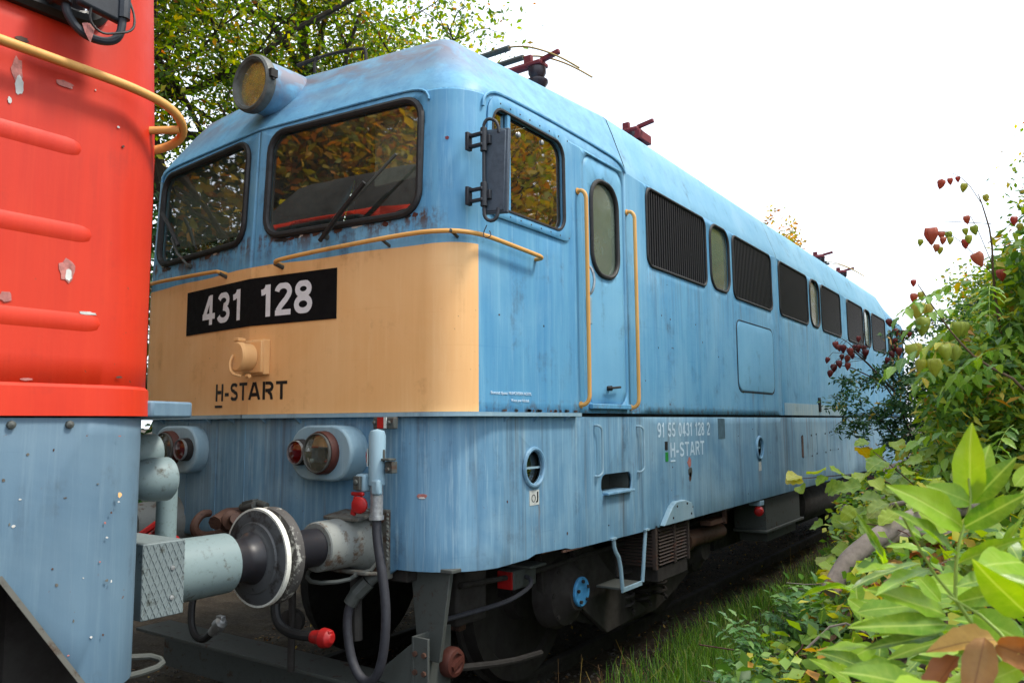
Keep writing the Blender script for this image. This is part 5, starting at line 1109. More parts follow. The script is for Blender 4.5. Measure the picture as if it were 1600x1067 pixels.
# grass beside the track
def grass():
    g = np.random.default_rng(3); n = 34000; y = g.uniform(1.2, 14, n); cx = 1.75 + .18 * np.sin(y * 1.1); x = cx + g.normal(size=n) * .33
    patch = np.sin(x * 4 + 1) * np.cos(y * 2.1) + g.normal(size=n) * .5; keep = (patch > -.45) & (x > 1.18) & (x < 2.7); x, y = x[keep], y[keep]; n = len(x)
    z = hgt(x, y) - .01; h = g.uniform(.06, .24, n) * (1 + .5 * (g.uniform(size=n) > .95)); th = g.uniform(0, 6.28, n); bend = g.uniform(.2, 1.0, n); w = g.uniform(.0016, .0036, n)
    dx, dy = np.cos(th), np.sin(th); V = np.zeros((n, 6, 3))
    for j, t in enumerate((0, .55, 1)):
        ox = dx * bend * h * t ** 2 * .8; oy = dy * bend * h * t ** 2 * .8; oz = h * (t - .25 * bend * t ** 2); ww = w * (1, .8, .1)[j]
        V[:, 2 * j] = np.stack([x + ox - dy * ww, y + oy + dx * ww, z + oz], 1); V[:, 2 * j + 1] = np.stack([x + ox + dy * ww, y + oy - dx * ww, z + oz], 1)
    soup('grass', V, 6, [(0, 1, 3, 2), (2, 3, 5, 4)], 'grass_blade', g.uniform(size=n), label='bright green grass tufts growing beside the track', cat='grass', kind='stuff')
grass()
def stalks():
    g = np.random.default_rng(31); n = 900; x = g.uniform(1.1, 2.6, n); y = g.uniform(1, 10, n); z = hgt(x, y); L = g.uniform(.08, .32, n); th = g.uniform(0, 6.28, n); el = g.uniform(.0, 1.2, n); w = .0022
    dx, dy, dz = np.cos(th) * np.cos(el), np.sin(th) * np.cos(el), np.sin(el); V = np.zeros((n, 4, 3))
    V[:, 0] = np.stack([x - dy * w, y + dx * w, z], 1); V[:, 1] = np.stack([x + dy * w, y - dx * w, z], 1); V[:, 2] = np.stack([x + dx * L + dy * w, y + dy * L - dx * w, z + dz * L + .01], 1); V[:, 3] = np.stack([x + dx * L - dy * w, y + dy * L + dx * w, z + dz * L + .01], 1)
    soup('dry_stalks', V, 4, [(0, 1, 2, 3)], 'leaf_litter', g.uniform(.4, 1, size=n), label='pale dry grass stalks and twigs lying in and beside the green grass', cat='dry grass', kind='stuff')
stalks()
def litter(n, xr, yr, name, label, size=.05, dz=.01):
    g = np.random.default_rng(8); x = g.uniform(*xr, n); y = g.uniform(*yr, n); P = np.stack([x, y, hgt(x, y) + dz + g.uniform(0, .05, n)], 1)
    V = leaves(P, size, g, up=2.2, aspect=.6, droop=0); soup(name, V, 5, LF5, 'leaf_litter', g.uniform(size=n), label=label, cat='dead leaves', kind='stuff')
litter(8000, (-2.5, 2.6), (-2, 12), 'leaf_litter', 'small brown fallen leaves scattered over the track bed', .034)
litter(7000, (2.3, 4.6), (-1.6, 6), 'leaf_litter', 'brown dead leaves covering the brush heap on the right', .07)

# ================================================================== TREES
def skeleton(g, base, height, spread, trunk_r, n_limb=9, levels=3, lean=(0, 0)):
    segs = []; tips = []
    def grow(p, d, L, r, lev):
        pts = [p]; k = 5 if lev else 7
        for i in range(k):
            d = unit(d + g.normal(size=3) * (.07 if lev == 0 else .20) + np.array([0, 0, .05 if lev else .02])); p = p + d * L / k; pts.append(p)
        segs.append((pts, r, r * (.45 if lev < levels else .3)))
        if lev >= levels: tips.append(np.array(pts[1:])); return
        nb = n_limb if lev == 0 else g.integers(4, 7)
        for b in range(nb):
            t = g.uniform(.28, 1) if lev == 0 else g.uniform(.2, 1); q = t * (len(pts) - 1); i = min(int(q), len(pts) - 2); pp = pts[i] + (pts[i + 1] - pts[i]) * (q - i)
            a = g.uniform(0, 6.283); out = np.array([math.cos(a), math.sin(a), 0]) * spread + np.array([0, 0, g.uniform(.1, .8)]); dd = unit(d * .5 + out * (1.0 if lev == 0 else .75) + g.normal(size=3) * .2)
            grow(pp, dd, L * g.uniform(.38, .55) * (1 - .35 * t if lev == 0 else 1), r * .42, lev + 1)
    grow(np.array(base, float), unit(np.array([lean[0], lean[1], 1.0])), height, trunk_r, 0)
    return segs, np.concatenate(tips)
def tree(name, label, base, height, spread, nleaf, lsize, mat, seed, group=None, cat='tree', aspect=.5, levels=3, n_limb=9, trunk_r=None, sigma=.16, lean=(0, 0), ntips=None):
    g = np.random.default_rng(seed); t = thing(name, label, cat, base, group); segs, tips = skeleton(g, base, height, spread, trunk_r or height * .014, n_limb, levels, lean)
    m = MB(); pts, r0, r1 = segs[0]; m.tube([Vector(p) for p in pts], r0, 8, taper=r1); m.build('trunk', 'bark', t)
    m = MB()
    for pts, r0, r1 in segs[1:]: m.tube([Vector(p) for p in pts], r0, 4 if r0 < .02 else 6, taper=r1)
    m.build('branches', 'bark', t, kind='stuff')
    i = g.integers(0, len(tips), nleaf); P = tips[i] + g.normal(size=(nleaf, 3)) * sigma
    soup('crown', leaves(P, lsize, g, aspect=aspect), 5, LF5, mat, g.uniform(size=nleaf), t, kind='stuff'); return t
TG = 'tall trees standing behind the locomotives on the far side'
for i, (x, y, h, n, lb) in enumerate([(-5.2, 0.6, 10.5, 70000, 'dense leafy tree just behind the red locomotive, darkest of the row'), (-5.8, 3.4, 11.0, 66000, 'tall green tree behind the round roof headlight'), (-5.8, 6.0, 9.6, 48000, 'bushy yellow-green tree with many dark branches behind the cab roof'), (-7.6, 8.4, 8.4, 9000, 'thin airy tree at the right end of the tree row')]):
    tree('tree', lb, (x, y, 0), h, 1.0, n, .098, 'leaf_tree', 40 + i, TG, sigma=(.34, .34, .26, .2)[i], n_limb=18 if i < 3 else 12)
for i, (x, y, h) in enumerate([(-3.6, -5.0, 9.0), (-2.6, -8.0, 10), (-5.5, -2.6, 9.5), (-6.5, -9, 10)]):
    tree('tree', 'golden autumn tree seen only as a reflection in the windscreen, ' + ('nearest one', 'one behind it', 'leftmost one', 'farthest one')[i], (x, y, 0), h, 1.2, 24000, .17, 'leaf_gold', 60 + i, sigma=.42, n_limb=18)
for i, (x, y, h) in enumerate([(9.4, 5.5, 9.0), (10.0, 9.2, 10.0), (11.0, 13.5, 10.0), (11.5, 20, 11)]):
    tree('tree', ['golden tree reflected in the cab side window, nearest one', 'golden tree reflected in the cab side window, middle one', 'golden tree reflected in the oval side windows', 'golden tree reflected in the rearmost oval window'][i], (x, y, 0), h, 1.0, 24000, .17, 'leaf_gold', 70 + i, sigma=.42, n_limb=18)
for i, (x, y) in enumerate([(8.5, 27), (9.5, 36)]): tree('tree', ('unseen tree added to keep white sky out of the oval window reflections, nearer one', 'unseen tree added to keep white sky out of the oval window reflections, farther one')[i], (x, y, 0), 12, 1.0, 14000, .30, 'leaf_gold', 90 + i, sigma=.6, n_limb=16)  # added out of frame so the far oval windows reflect leaves, not sky
tree('tree', 'distant tree whose reddish twig tips show above the locomotive roof', (-3.7, 20, 0), 7.0, 1.1, 5000, .14, 'leaf_gold', 81, levels=2, n_limb=10, sigma=.10)
tree('tree', 'far yellow-green tree beyond the rear end of the blue locomotive', (3.0, 26, 0), 4.6, 1.1, 20000, .19, 'leaf_tree', 82, n_limb=14, sigma=.35)
tree('tree', 'pale green tree at the right edge behind the pod shrub', (5.5, 11.5, 0), 4.9, .6, 14000, .10, 'leaf_tree', 83, n_limb=12, sigma=.2)

# ================================================================== SHRUBS WITH SINGLE LEAVES
def leaf_mesh(name, L, Wd, mat, fold=.25, curl=.25, serr=0, shape='lance', nseg=8, twist=0):
    vs = []; fs = []
    for i in range(nseg + 1):
        t = i / nseg
        if shape == 'lance': w = math.sin(math.pi * min(1, t ** .85)) ** .8 * (1 - .25 * t)
        elif shape == 'round': w = math.sin(math.pi * min(1, t ** .62)) ** .55
        else: w = math.sin(math.pi * t ** .7) ** .8
        w = max(w, .02) * Wd / 2 * (1 + serr * (1 if i % 2 else -1)); y = L * t; z = -curl * L * t * t * .5
        for a in (-1, -.5, 0, .5, 1):
            vs.append((a * w, y - abs(a) * (.0 if shape != 'round' else .05 * L * (1 - t)), z + abs(a) ** 1.4 * w * fold + twist * a * w * t + (.16 * w * math.sin(i * 1.9 + a) if abs(a) == 1 else .05 * w * math.sin(i * 1.3))))
    for i in range(nseg):
        for j in range(4): b = i * 5 + j; fs.append((b, b + 1, b + 6, b + 5))
    me = bpy.data.meshes.new(name); me.from_pydata(vs, [], fs); me.materials.append(MAT[mat]); me.polygons.foreach_set('use_smooth', [True] * len(fs)); return me
def frame(o, d, up=(0, 0, 1), s=1.0, roll=0.0):
    y = Vector(d).normalized(); x = y.cross(Vector(up)); x = x.normalized() if x.length > 1e-4 else y.orthogonal().normalized(); z = x.cross(y)
    M_ = Matrix((x, y, z)).transposed().to_4x4() @ Matrix.Rotation(roll, 4, 'Y') @ Matrix.Diagonal((s, s, s, 1)); M_.translation = Vector(o); return M_
CAMP = Vector(cam.matrix_world.translation)
GR = random.Random(77)
def fv(L): return [Vector(p) for p in L]
# --- near sapling with big lance leaflets
sap = thing('sapling', 'bright yellow-green sapling with big lance-shaped leaflets, closest plant at lower right', 'sapling', (3.95, -1.75, float(hgt(3.95, -1.75))))
LF=[ ((3.915, -1.825, 1.528),(3.914, -1.838, 1.627),0.05),((3.904, -1.829, 1.497),(3.861, -1.928, 1.559),0.05),((3.904, -1.829, 1.497),(3.974, -1.848, 1.545),0.045),((3.915, -1.825, 1.528),(3.876, -1.855, 1.554),0.035),((3.915, -1.825, 1.528),(3.965, -1.835, 1.588),0.045),((3.915, -1.789, 1.534),(3.934, -1.76, 1.604),0.05),((3.895, -1.831, 1.463),(3.853, -1.955, 1.536),0.05),((3.893, -1.806, 1.448),(3.966, -1.847, 1.496),0.04),((3.869, -1.846, 1.444),(3.824, -1.975, 1.443),0.05),((3.879, -1.833, 1.387),(3.822, -1.964, 1.441),0.06),((3.882, -1.854, 1.38),(3.804, -2.008, 1.4),0.045),((3.872, -1.834, 1.363),(3.803, -1.943, 1.362),0.04),((3.878, -1.831, 1.367),(3.815, -1.873, 1.355),0.04),((3.822, -1.818, 1.439),(3.789, -1.902, 1.443),0.035),((3.842, -1.742, 1.434),(3.772, -1.851, 1.431),0.03),((3.937, -1.798, 1.435),(3.898, -1.874, 1.434),0.05),((3.967, -1.842, 1.461),(3.934, -1.928, 1.477),0.07),((3.972, -1.893, 1.411),(3.935, -1.986, 1.46),0.06),((3.953, -1.723, 1.408),(3.868, -1.717, 1.38),0.05),((3.907, -1.813, 1.387),(3.963, -1.833, 1.368),0.05),((3.799, -1.773, 1.443),(3.772, -1.8, 1.506),0.025),((3.788, -1.717, 1.425),(3.795, -1.78, 1.479),0.03),((3.966, -1.782, 1.468),(3.977, -1.818, 1.52),0.05),((3.934, -1.74, 1.443),(3.96, -1.731, 1.515),0.02),((3.818, -1.74, 1.291),(3.758, -1.845, 1.308),0.04),((3.87, -1.954, 1.328),(3.808, -2.063, 1.37),0.05),((3.906, -1.991, 1.342),(3.852, -2.094, 1.372),0.07),((3.819, -1.741, 1.3),(3.926, -1.729, 1.31),0.05),((3.879, -1.702, 1.318),(3.819, -1.807, 1.341),0.05),((3.727, -1.675, 1.235),(3.704, -1.758, 1.291),0.03),((3.962, -1.893, 1.353),(3.925, -1.917, 1.335),0.04),((3.928, -1.788, 1.3),(3.958, -1.772, 1.338),0.04),((3.861, -1.722, 1.38),(3.828, -1.752, 1.434),0.045),((3.904, -1.622, 1.312),(3.837, -1.735, 1.345),0.05),((3.944, -1.596, 1.321),(3.882, -1.705, 1.362),0.05),((3.963, -1.707, 1.331),(3.913, -1.807, 1.371),0.05),((3.901, -1.634, 1.387),(3.848, -1.735, 1.412),0.05),((3.78, -1.588, 1.326),(3.751, -1.674, 1.368),0.05),((3.73, -1.548, 1.219),(3.693, -1.642, 1.276),0.04),((3.952, -1.534, 1.356),(3.924, -1.562, 1.425),0.05),((3.923, -1.505, 1.457),(3.956, -1.539, 1.425),0.05),((3.814, -1.518, 1.44),(3.79, -1.6, 1.478),0.04),((3.862, -1.61, 1.464),(3.832, -1.634, 1.494),0.04),((3.951, -1.556, 1.532),(3.981, -1.54, 1.57),0.04) ]
PODS=[ ((3.644, 1.02, 2.7),"r"),((3.662, 1.174, 2.742),"r"),((3.682, 1.329, 2.786),"o"),((3.725, 1.149, 2.699),"y"),((3.794, 1.345, 2.681),"y"),((3.723, 1.095, 2.533),"r"),((3.74, 1.255, 2.517),"y"),((3.695, 1.369, 2.534),"y"),((3.72, 1.175, 2.459),"y"),((3.701, 1.308, 2.468),"r"),((3.594, 1.016, 2.449),"r"),((3.611, 1.17, 2.491),"r"),((3.627, 1.323, 2.519),"y"),((3.623, 1.11, 2.451),"r"),((3.641, 1.265, 2.477),"y"),((3.604, 1.028, 2.405),"r"),((3.604, 1.174, 2.419),"y"),((3.516, 1.252, 2.482),"y"),((3.899, 1.289, 2.543),"r"),((3.919, 1.449, 2.542),"y"),((3.504, 0.98, 2.243),"r"),((3.488, 1.121, 2.2),"o"),((3.5, 1.272, 2.227),"y"),((3.511, 1.069, 2.149),"y"),((3.529, 1.228, 2.159),"y"),((3.529, 1.018, 2.073),"y"),((3.651, 1.25, 2.065),"y"),((3.665, 1.405, 2.079),"y"),((3.464, 1.061, 1.953),"y"),((3.472, 1.211, 1.972),"y"),((3.598, 1.082, 1.947),"y"),((3.634, 1.253, 1.951),"y"),((3.479, 1.298, 1.9),"y"),((3.555, 1.133, 1.887),"y"),((3.606, 1.304, 1.971),"y"),((3.587, 1.007, 2.479),"r"),((3.739, 1.271, 2.388),"o"),((3.828, 1.486, 2.333),"o") ]
REDP=[ (2.313, 4.566, 2.167),(2.302, 4.904, 2.34),(2.358, 4.825, 2.301),(2.41, 4.74, 2.292),(2.478, 4.67, 2.253),(2.451, 5.011, 2.309),(2.517, 4.925, 2.378),(2.517, 4.814, 2.291),(2.32, 4.586, 2.05),(2.279, 4.914, 2.128),(2.367, 4.843, 2.211),(2.438, 4.772, 2.191),(2.494, 4.687, 2.206),(2.526, 5.064, 2.302),(2.559, 4.969, 2.257),(2.433, 4.777, 2.125),(2.384, 4.619, 2.137),(2.767, 5.203, 2.519),(2.794, 5.109, 2.447),(2.815, 5.013, 2.347),(2.803, 4.891, 2.279),(2.834, 5.265, 2.397),(2.751, 5.105, 2.237),(2.767, 4.958, 2.526),(2.85, 4.927, 2.25),(2.847, 5.268, 2.445),(2.727, 5.096, 2.178),(2.926, 5.083, 2.406) ]
VINE=[ (2.88, 1.027, 1.339),(2.926, 1.056, 1.364),(2.935, 1.07, 1.307),(3.068, 1.032, 1.361),(3.031, 1.004, 1.386),(3.095, 1.047, 1.391),(3.111, 1.067, 1.33),(3.169, 1.103, 1.36),(3.164, 0.982, 1.322),(3.242, 1.028, 1.382),(3.247, 0.916, 1.33),(3.297, 0.947, 1.359),(3.356, 0.991, 1.329),(3.239, 0.799, 1.24),(3.296, 0.841, 1.225),(3.27, 0.828, 1.182),(3.094, 0.85, 1.01),(3.14, 0.886, 0.981),(3.066, 0.936, 1.143),(3.104, 0.96, 1.158),(3.176, 0.888, 1.156),(3.133, 0.871, 1.054),(3.128, 0.756, 0.971),(3.215, 0.806, 1.055),(3.32, 1.075, 1.441),(3.368, 1.112, 1.411),(3.433, 1.036, 1.402),(3.484, 1.065, 1.445),(3.274, 1.281, 1.494),(3.341, 1.324, 1.525),(3.204, 1.351, 1.523),(3.408, 1.251, 1.497),(3.529, 0.865, 1.345),(3.48, 0.837, 1.29),(3.448, 0.698, 1.247),(3.364, 0.761, 1.264),(3.372, 0.995, 1.388),(3.175, 1.335, 1.491),(3.232, 1.257, 1.447),(3.161, 0.782, 0.942),(3.214, 0.705, 0.879),(3.265, 0.73, 0.961) ]
NEAR = [leaf_mesh('leaflet', .13, w, 'leaf_bright', f, c, 0, 'lance', 8, tw) for w, f, c, tw in ((.042, .3, .2, 0), (.048, .15, .35, .1), (.038, .4, .1, -.15), (.052, .25, .5, .2))]
SL = random.Random(9)
for b, t, w in LF:
    b, t = Vector(b), Vector(t); L = (t - b).length; n = (CAMP - b).normalized() * SL.uniform(.5, 1.1) + Vector((SL.uniform(-.4, .4), SL.uniform(-.4, .4), SL.uniform(.2, .9)))
    M_ = frame(b, t - b, n, 1, SL.uniform(-.25, .25)); me = NEAR[SL.randrange(4)]; sc = Matrix.Diagonal((w / .046 * SL.uniform(.66, .86), L / .13, L / .13, 1)); link('leaflet', me, sap, mw=M_ @ sc)
# more leaflets of the same plant filling the crown behind and below
for i in range(190):
    o = Vector((SL.uniform(3.70, 4.02), SL.uniform(-1.88, -1.25), SL.uniform(.95, 1.39))); a = SL.uniform(0, 6.283); d = Vector((math.cos(a), math.sin(a) * .8, SL.uniform(-.35, .35)))
    if (o - CAMP).length < 1.08: continue
    s = SL.uniform(.45, .85); link('leaflet', NEAR[SL.randrange(4)], sap, mw=frame(o, d, (SL.uniform(-.4, .4), SL.uniform(-.7, .1), 1), s, SL.uniform(-.4, .4)))
for nm, P, r in (('stem', [(3.95, -1.75, .2), (3.96, -1.74, .9), (3.949, -1.774, 1.3), (3.906, -1.812, 1.375), (3.89, -1.827, 1.407)], .0045), ('leaf_stalk', [(3.89, -1.827, 1.407), (3.895, -1.831, 1.463), (3.904, -1.829, 1.497), (3.915, -1.825, 1.528), (3.914, -1.83, 1.56)], .0026), ('leaf_stalk', [(3.89, -1.827, 1.407), (3.867, -1.848, 1.444), (3.839, -1.903, 1.532)], .0025), ('leaf_stalk', [(3.96, -1.832, 1.337), (3.929, -1.834, 1.386), (3.882, -1.834, 1.412)], .0028)):
    m = MB(); m.tube(P, r, 7, smooth=1, taper=r * .5); m.build(nm, 'stem_green', sap)
DRY = [leaf_mesh('dry_leaf', .12, .05, 'leaf_dry', .5, .5, .03, 'lance', 12, .3), leaf_mesh('dry_leaf', .10, .05, 'leaf_dry', .6, .6, .04, 'lance', 12, -.3)]
dl = thing('dead_leaves', 'curled brown and yellow dead leaves caught on the near sapling at the bottom edge', 'dead leaf', (3.9, -1.95, 1.3))
for a, b in (((3.935, -1.89, 1.377), (3.865, -1.964, 1.383)), ((3.935, -1.89, 1.372), (3.985, -1.93, 1.37)), ((3.927, -1.919, 1.385), (3.919, -1.965, 1.345)), ((3.96, -1.90, 1.375), (4.0, -1.95, 1.35)), ((3.90, -1.92, 1.36), (3.87, -1.96, 1.33))):
    link('dry_leaf', DRY[SL.randrange(2)], dl, mw=frame(a, Vector(b) - Vector(a), (SL.uniform(-.5, .5), -.8, .7), .8, SL.uniform(-.6, .6)))

# --- pod shrub (compound leaves with hanging papery lanterns)
def lantern(name, L, mat, seed):
    r = random.Random(seed); vs = []; fs = []; n = 9; k_ = 12
    for i in range(n + 1):
        t = i / n; R0 = (math.sin(math.pi * min(1, t ** .6)) ** .75) * L * .36 * (1 - .15 * t)
        for j in range(k_):
            a = 2 * math.pi * j / k_; lob = 1 + .16 * math.cos(3 * a) + .05 * math.cos(6 * a + i) + r.uniform(-.04, .04); dent = .10 * L * math.cos(3 * a) * (1 - t) ** 2 if i < 3 else 0
            vs.append((math.cos(a) * R0 * lob, math.sin(a) * R0 * lob, -t * L + dent * (1 if R0 > 1e-4 else 0)))
    for i in range(n):
        for j in range(k_): fs.append((i * k_ + j, i * k_ + (j + 1) % k_, (i + 1) * k_ + (j + 1) % k_, (i + 1) * k_ + j))
    me = bpy.data.meshes.new(name); me.from_pydata(vs, [], fs); me.materials.append(MAT[mat]); me.polygons.foreach_set('use_smooth', [True] * len(fs)); return me
LANT = {'r': [lantern('seed_pod', .062, 'pod_red', i) for i in range(2)], 'y': [lantern('seed_pod', .068, 'pod_green', i + 5) for i in range(3)], 'o': [lantern('seed_pod', .06, 'pod_red', i + 9) for i in range(2)], 'd': [lantern('seed_pod', .075, 'pod_dark', i + 15) for i in range(2)]}
shr = thing('shrub', 'tall green shrub with drooping compound leaves and green and red papery seed pods at right', 'shrub', (3.9, 2.0, .9))
SHL = [leaf_mesh('leaflet', .072, .036, 'leaf_shrub', .3, .5, .10, 'lance', 10, tw) for tw in (0, .2, -.2)]
def compound(parent, o, d, L, npair, meshes, sc, stem='stem_green', droop=.5, r=.0016, name='leaf_stalk', upv=(0, 0, 1), cnt=[0]):
    o = Vector(o); d = Vector(d).normalized(); pts = [o]; p = o.copy(); dd = d.copy(); N = npair
    for i in range(N + 1):
        dd = (dd + Vector((0, 0, -droop / N))).normalized(); p = p + dd * L / (N + 1); pts.append(p.copy())
    m = MB(); m.tube(pts, r, 4, taper=r * .4); m.build(name, stem, parent)
    side = d.cross(Vector((0, 0, 1))); side = side.normalized() if side.length > .01 else Vector((1, 0, 0))
    for i in range(1, len(pts)):
        t = i / len(pts); s = sc * (.75 + .5 * math.sin(math.pi * t)) 
        if i == len(pts) - 1: link('leaflet', meshes[GR.randrange(len(meshes))], parent, mw=frame(pts[i], dd, upv, s)); break
        fw = (pts[i] - pts[i - 1]).normalized()
        for sg in (-1, 1):
            dr = side * sg * GR.uniform(.8, 1.1) + fw * .55 + Vector((0, 0, GR.uniform(-.55, -.05))); link('leaflet', meshes[GR.randrange(len(meshes))], parent, mw=frame(pts[i], dr, Vector(upv) + Vector((GR.uniform(-.4, .4), GR.uniform(-.5, .3), 0)), s * GR.uniform(.85, 1.1), GR.uniform(-.2, .2)))
for i in range(27):
    o = Vector((GR.uniform(3.42, 3.95), GR.uniform(.95, 1.9), GR.uniform(1.35, 2.42))); 
    o.x = max(o.x, 3.45 + .25 * (o.z - 1.3)); a = GR.uniform(math.pi * .75, math.pi * 1.55); d = Vector((math.cos(a), math.sin(a), GR.uniform(-.1, .5)))
    compound(shr, o, d, GR.uniform(.26, .40), 5, SHL, 1.0, droop=.9)
m = MB(); m.tube(fv([(3.95, 2.05, .6), (3.812, 1.988, 1.751), (3.8, 1.699, 2.038), (3.789, 1.535, 2.313), (3.798, 1.514, 2.534), (3.769, 1.474, 2.693), (3.755, 1.457, 2.747)]), .010, 7, smooth=1, taper=.0015); m.build('stem', 'twig', shr)
m = MB(); m.tube(fv([(4.1, 1.9, 1.4), (3.892, 1.305, 1.792), (3.73, 1.18, 1.896), (3.652, 1.113, 1.999), (3.576, 1.166, 2.13), (3.508, 1.1, 2.267)]), .008, 6, smooth=1, taper=.002); m.build('branch', 'twig', shr)
for P in ([(3.769, 1.474, 2.693), (3.72, 1.3, 2.78), (3.66, 1.15, 2.80)], [(3.798, 1.514, 2.6), (3.6, 1.4, 2.62), (3.55, 1.3, 2.58)], [(3.78, 1.5, 2.5), (3.95, 1.4, 2.62), (4.0, 1.35, 2.6)], [(3.79, 1.53, 2.35), (3.65, 1.2, 2.52), (3.58, 1.05, 2.50)], [(3.79, 1.53, 2.4), (3.74, 1.2, 2.58), (3.72, 1.1, 2.56)]):
    m = MB(); m.tube(fv(P), .0022, 5, smooth=1, taper=.001); m.build('twig', 'twig', shr)
for i, (p, c) in enumerate(PODS):
    me = LANT[c][i % len(LANT[c])]; s = GR.uniform(.85, 1.15) * (1.2 if i > 22 else (.62 if i % 3 else .76)); link('seed_pod', me, shr, mw=Matrix.Translation(Vector(p) + Vector((0, 0, .03))) @ Matrix.Rotation(GR.uniform(0, 6), 4, 'Z') @ Matrix.Rotation(GR.uniform(-.35, .35), 4, 'X') @ Matrix.Scale(s, 4))
def mass(name, label, n, fn, size, mat, seed, cat='undergrowth', parent=None, aspect=.5, **kw):
    g = np.random.default_rng(seed); P = fn(g, n); return soup(name, leaves(P, size, g, aspect=aspect, **kw), 5, LF5, mat, g.uniform(size=len(P)), parent, kind='stuff', **({} if parent else dict(label=label, cat=cat)))
def blob(cs):
    def f(g, n):
        cs_ = np.array(cs, float); w = (cs_[:, 3] * cs_[:, 4] * cs_[:, 5]) ** .8; i = g.choice(len(cs_), n, p=w / w.sum()); u = unit(g.normal(size=(n, 3))) * (g.uniform(0.15, 1, n) ** .45)[:, None]
        P = cs_[i, :3] + u * cs_[i, 3:6]; k_ = np.sin(P[:, 0] * 9) * np.cos(P[:, 1] * 8) * np.sin(P[:, 2] * 10 + 1); return P[k_ > -.28 - .3 * g.uniform(size=n)]
    return f
mass('foliage', '', 24000, blob([(3.98, 1.75, 2.42, .24, .4, .24), (4.12, 1.6, 2.62, .2, .35, .2), (3.62, 1.75, 1.75, .25, .5, .38), (3.75, 1.9, 1.85, .28, .6, .42), (4.0, 2.0, 2.25, .25, .6, .3), (4.15, 2.3, 1.75, .55, .9, .65), (3.75, 2.4, 1.35, .5, .8, .45), (4.3, 2.1, 2.3, .45, .7, .40), (3.95, 1.9, 1.25, .5, .6, .4), (4.5, 3.0, 2.3, .6, .8, .6)]), .075, 'leaf_mass_green', 91, parent=shr, aspect=.42)
# --- dark shrub with red pods leaning on the locomotive side
dk = thing('shrub', 'dark green shrub with dark red seed pods leaning against the blue locomotive side', 'shrub', (2.9, 5.6, .3))
def dark_fn(g, n):
    # sprays: short rachises fanning from branch ends
    K_ = 460; c = blob([(2.72, 5.2, 1.95, .38, .6, .36), (3.1, 5.4, 2.15, .4, .7, .5), (2.85, 5.4, 1.55, .42, .6, .35), (3.3, 5.6, 1.5, .5, .8, .7), (3.5, 6.5, 2.2, .5, 1., .7), (2.50, 4.95, 1.80, .22, .4, .28)])(g, K_); K_ = len(c)
    i = g.integers(0, K_, n); d = unit(np.random.default_rng(2).normal(size=(K_, 3)) * [1, 1, .4] + [-.5, -.3, -.25]); t = g.uniform(0, .24, n)[:, None]; P = c[i] + d[i] * t; P[:, 2] -= (t[:, 0] * 3) ** 2 * .08; return P + g.normal(size=(n, 3)) * .014
mass('foliage', '', 15000, dark_fn, .058, 'leaf_mass_dark', 92, parent=dk, aspect=.36)
m = MB()
for P in ([(2.95, 5.6, .0), (2.9, 5.5, 1.2), (2.75, 5.2, 1.9), (2.5, 4.9, 2.1), (2.35, 4.75, 2.15)], [(2.9, 5.5, 1.2), (3.0, 5.4, 2.0), (2.85, 5.1, 2.4)], [(2.9, 5.5, 1.0), (2.7, 5.1, 1.6), (2.5, 4.9, 1.7)], [(2.75, 5.2, 1.9), (2.5, 4.95, 2.25), (2.4, 4.85, 2.32)]): m.tube(fv(P), .014, 6, smooth=1, taper=.003)
m.build('branches', 'bark', dk, kind='stuff')
for i, p in enumerate(REDP): link('seed_pod', LANT['d'][i % 2], dk, mw=Matrix.Translation(Vector(p) + Vector((0, 0, .04))) @ Matrix.Rotation(GR.uniform(0, 6), 4, 'Z') @ Matrix.Rotation(GR.uniform(-.4, .4), 4, 'X') @ Matrix.Scale(GR.uniform(.8, 1.2), 4))
for i in range(20):
    p = Vector(REDP[i]); m = MB(); m.tube([p + Vector((0, 0, .04)), p + Vector((.04, .05, .10)), Vector((2.55, 5.0, 2.2)) if p.x < 2.6 else Vector((2.95, 5.3, 2.35))], .0025, 4, smooth=1); m.build('twig', 'bark', dk)

bh = thing('bush', 'dense green bush filling the gap between the dark shrub and the right edge', 'bush', (4.2, 7.5, .2))
mass('foliage', '', 52000, blob([(3.35, 8.6, 2.3, .75, 1.2, 1.05), (3.95, 8.0, 2.75, .7, 1.0, 1.05), (4.4, 6.5, 3.0, .6, .9, .8), (3.1, 7.6, 1.5, .62, 1.2, 1.25), (3.25, 9.2, 2.2, .6, 1.2, 1.0), (3.75, 7.0, 1.5, .75, 1.2, 1.0), (4.4, 6.0, 1.9, .8, 1.2, 1.0), (3.9, 9.0, 1.9, .8, 1.4, 1.2), (4.9, 8.0, 2.2, .8, 1.4, 1.4), (4.9, 4.4, 1.9, .6, 1.0, .9), (3.9, 4.2, 1.25, .6, .9, .6)]), .095, 'leaf_mass_green', 95, parent=bh, aspect=.45)
m = MB()
for P in ([(4.2, 7.5, .1), (4.1, 7.2, 1.2), (3.8, 7, 2.0)], [(4.2, 7.5, .1), (4.5, 6.8, 1.4), (4.5, 6.1, 2.4)], [(4.3, 7.6, .1), (4.5, 8.2, 1.6), (4.2, 8.9, 2.7)]): m.tube(fv(P), .03, 6, smooth=1, taper=.006)
m.build('branches', 'bark', bh, kind='stuff')
hg = thing('hedge', 'dark hedge along the far side of the track under the tall trees', 'hedge', (-5.0, 2.0, 0))
mass('foliage', '', 64000, blob([(-5.0, -9 + 2.2 * i, 1.5, 1.1, 1.7, 2.0) for i in range(11)] + [(-5.8, -8 + 2.6 * i, 3.4, 1.1, 1.8, 1.6) for i in range(7)] + [(-6.8, -3, 5.0, 1.0, 2.6, 1.8), (-6.2, -1, 5.6, 1.0, 1.8, 1.6)]), .15, 'leaf_mass_dark', 96, parent=hg, aspect=.5)  # last two high blobs are added to block sky reflected in the left windscreen
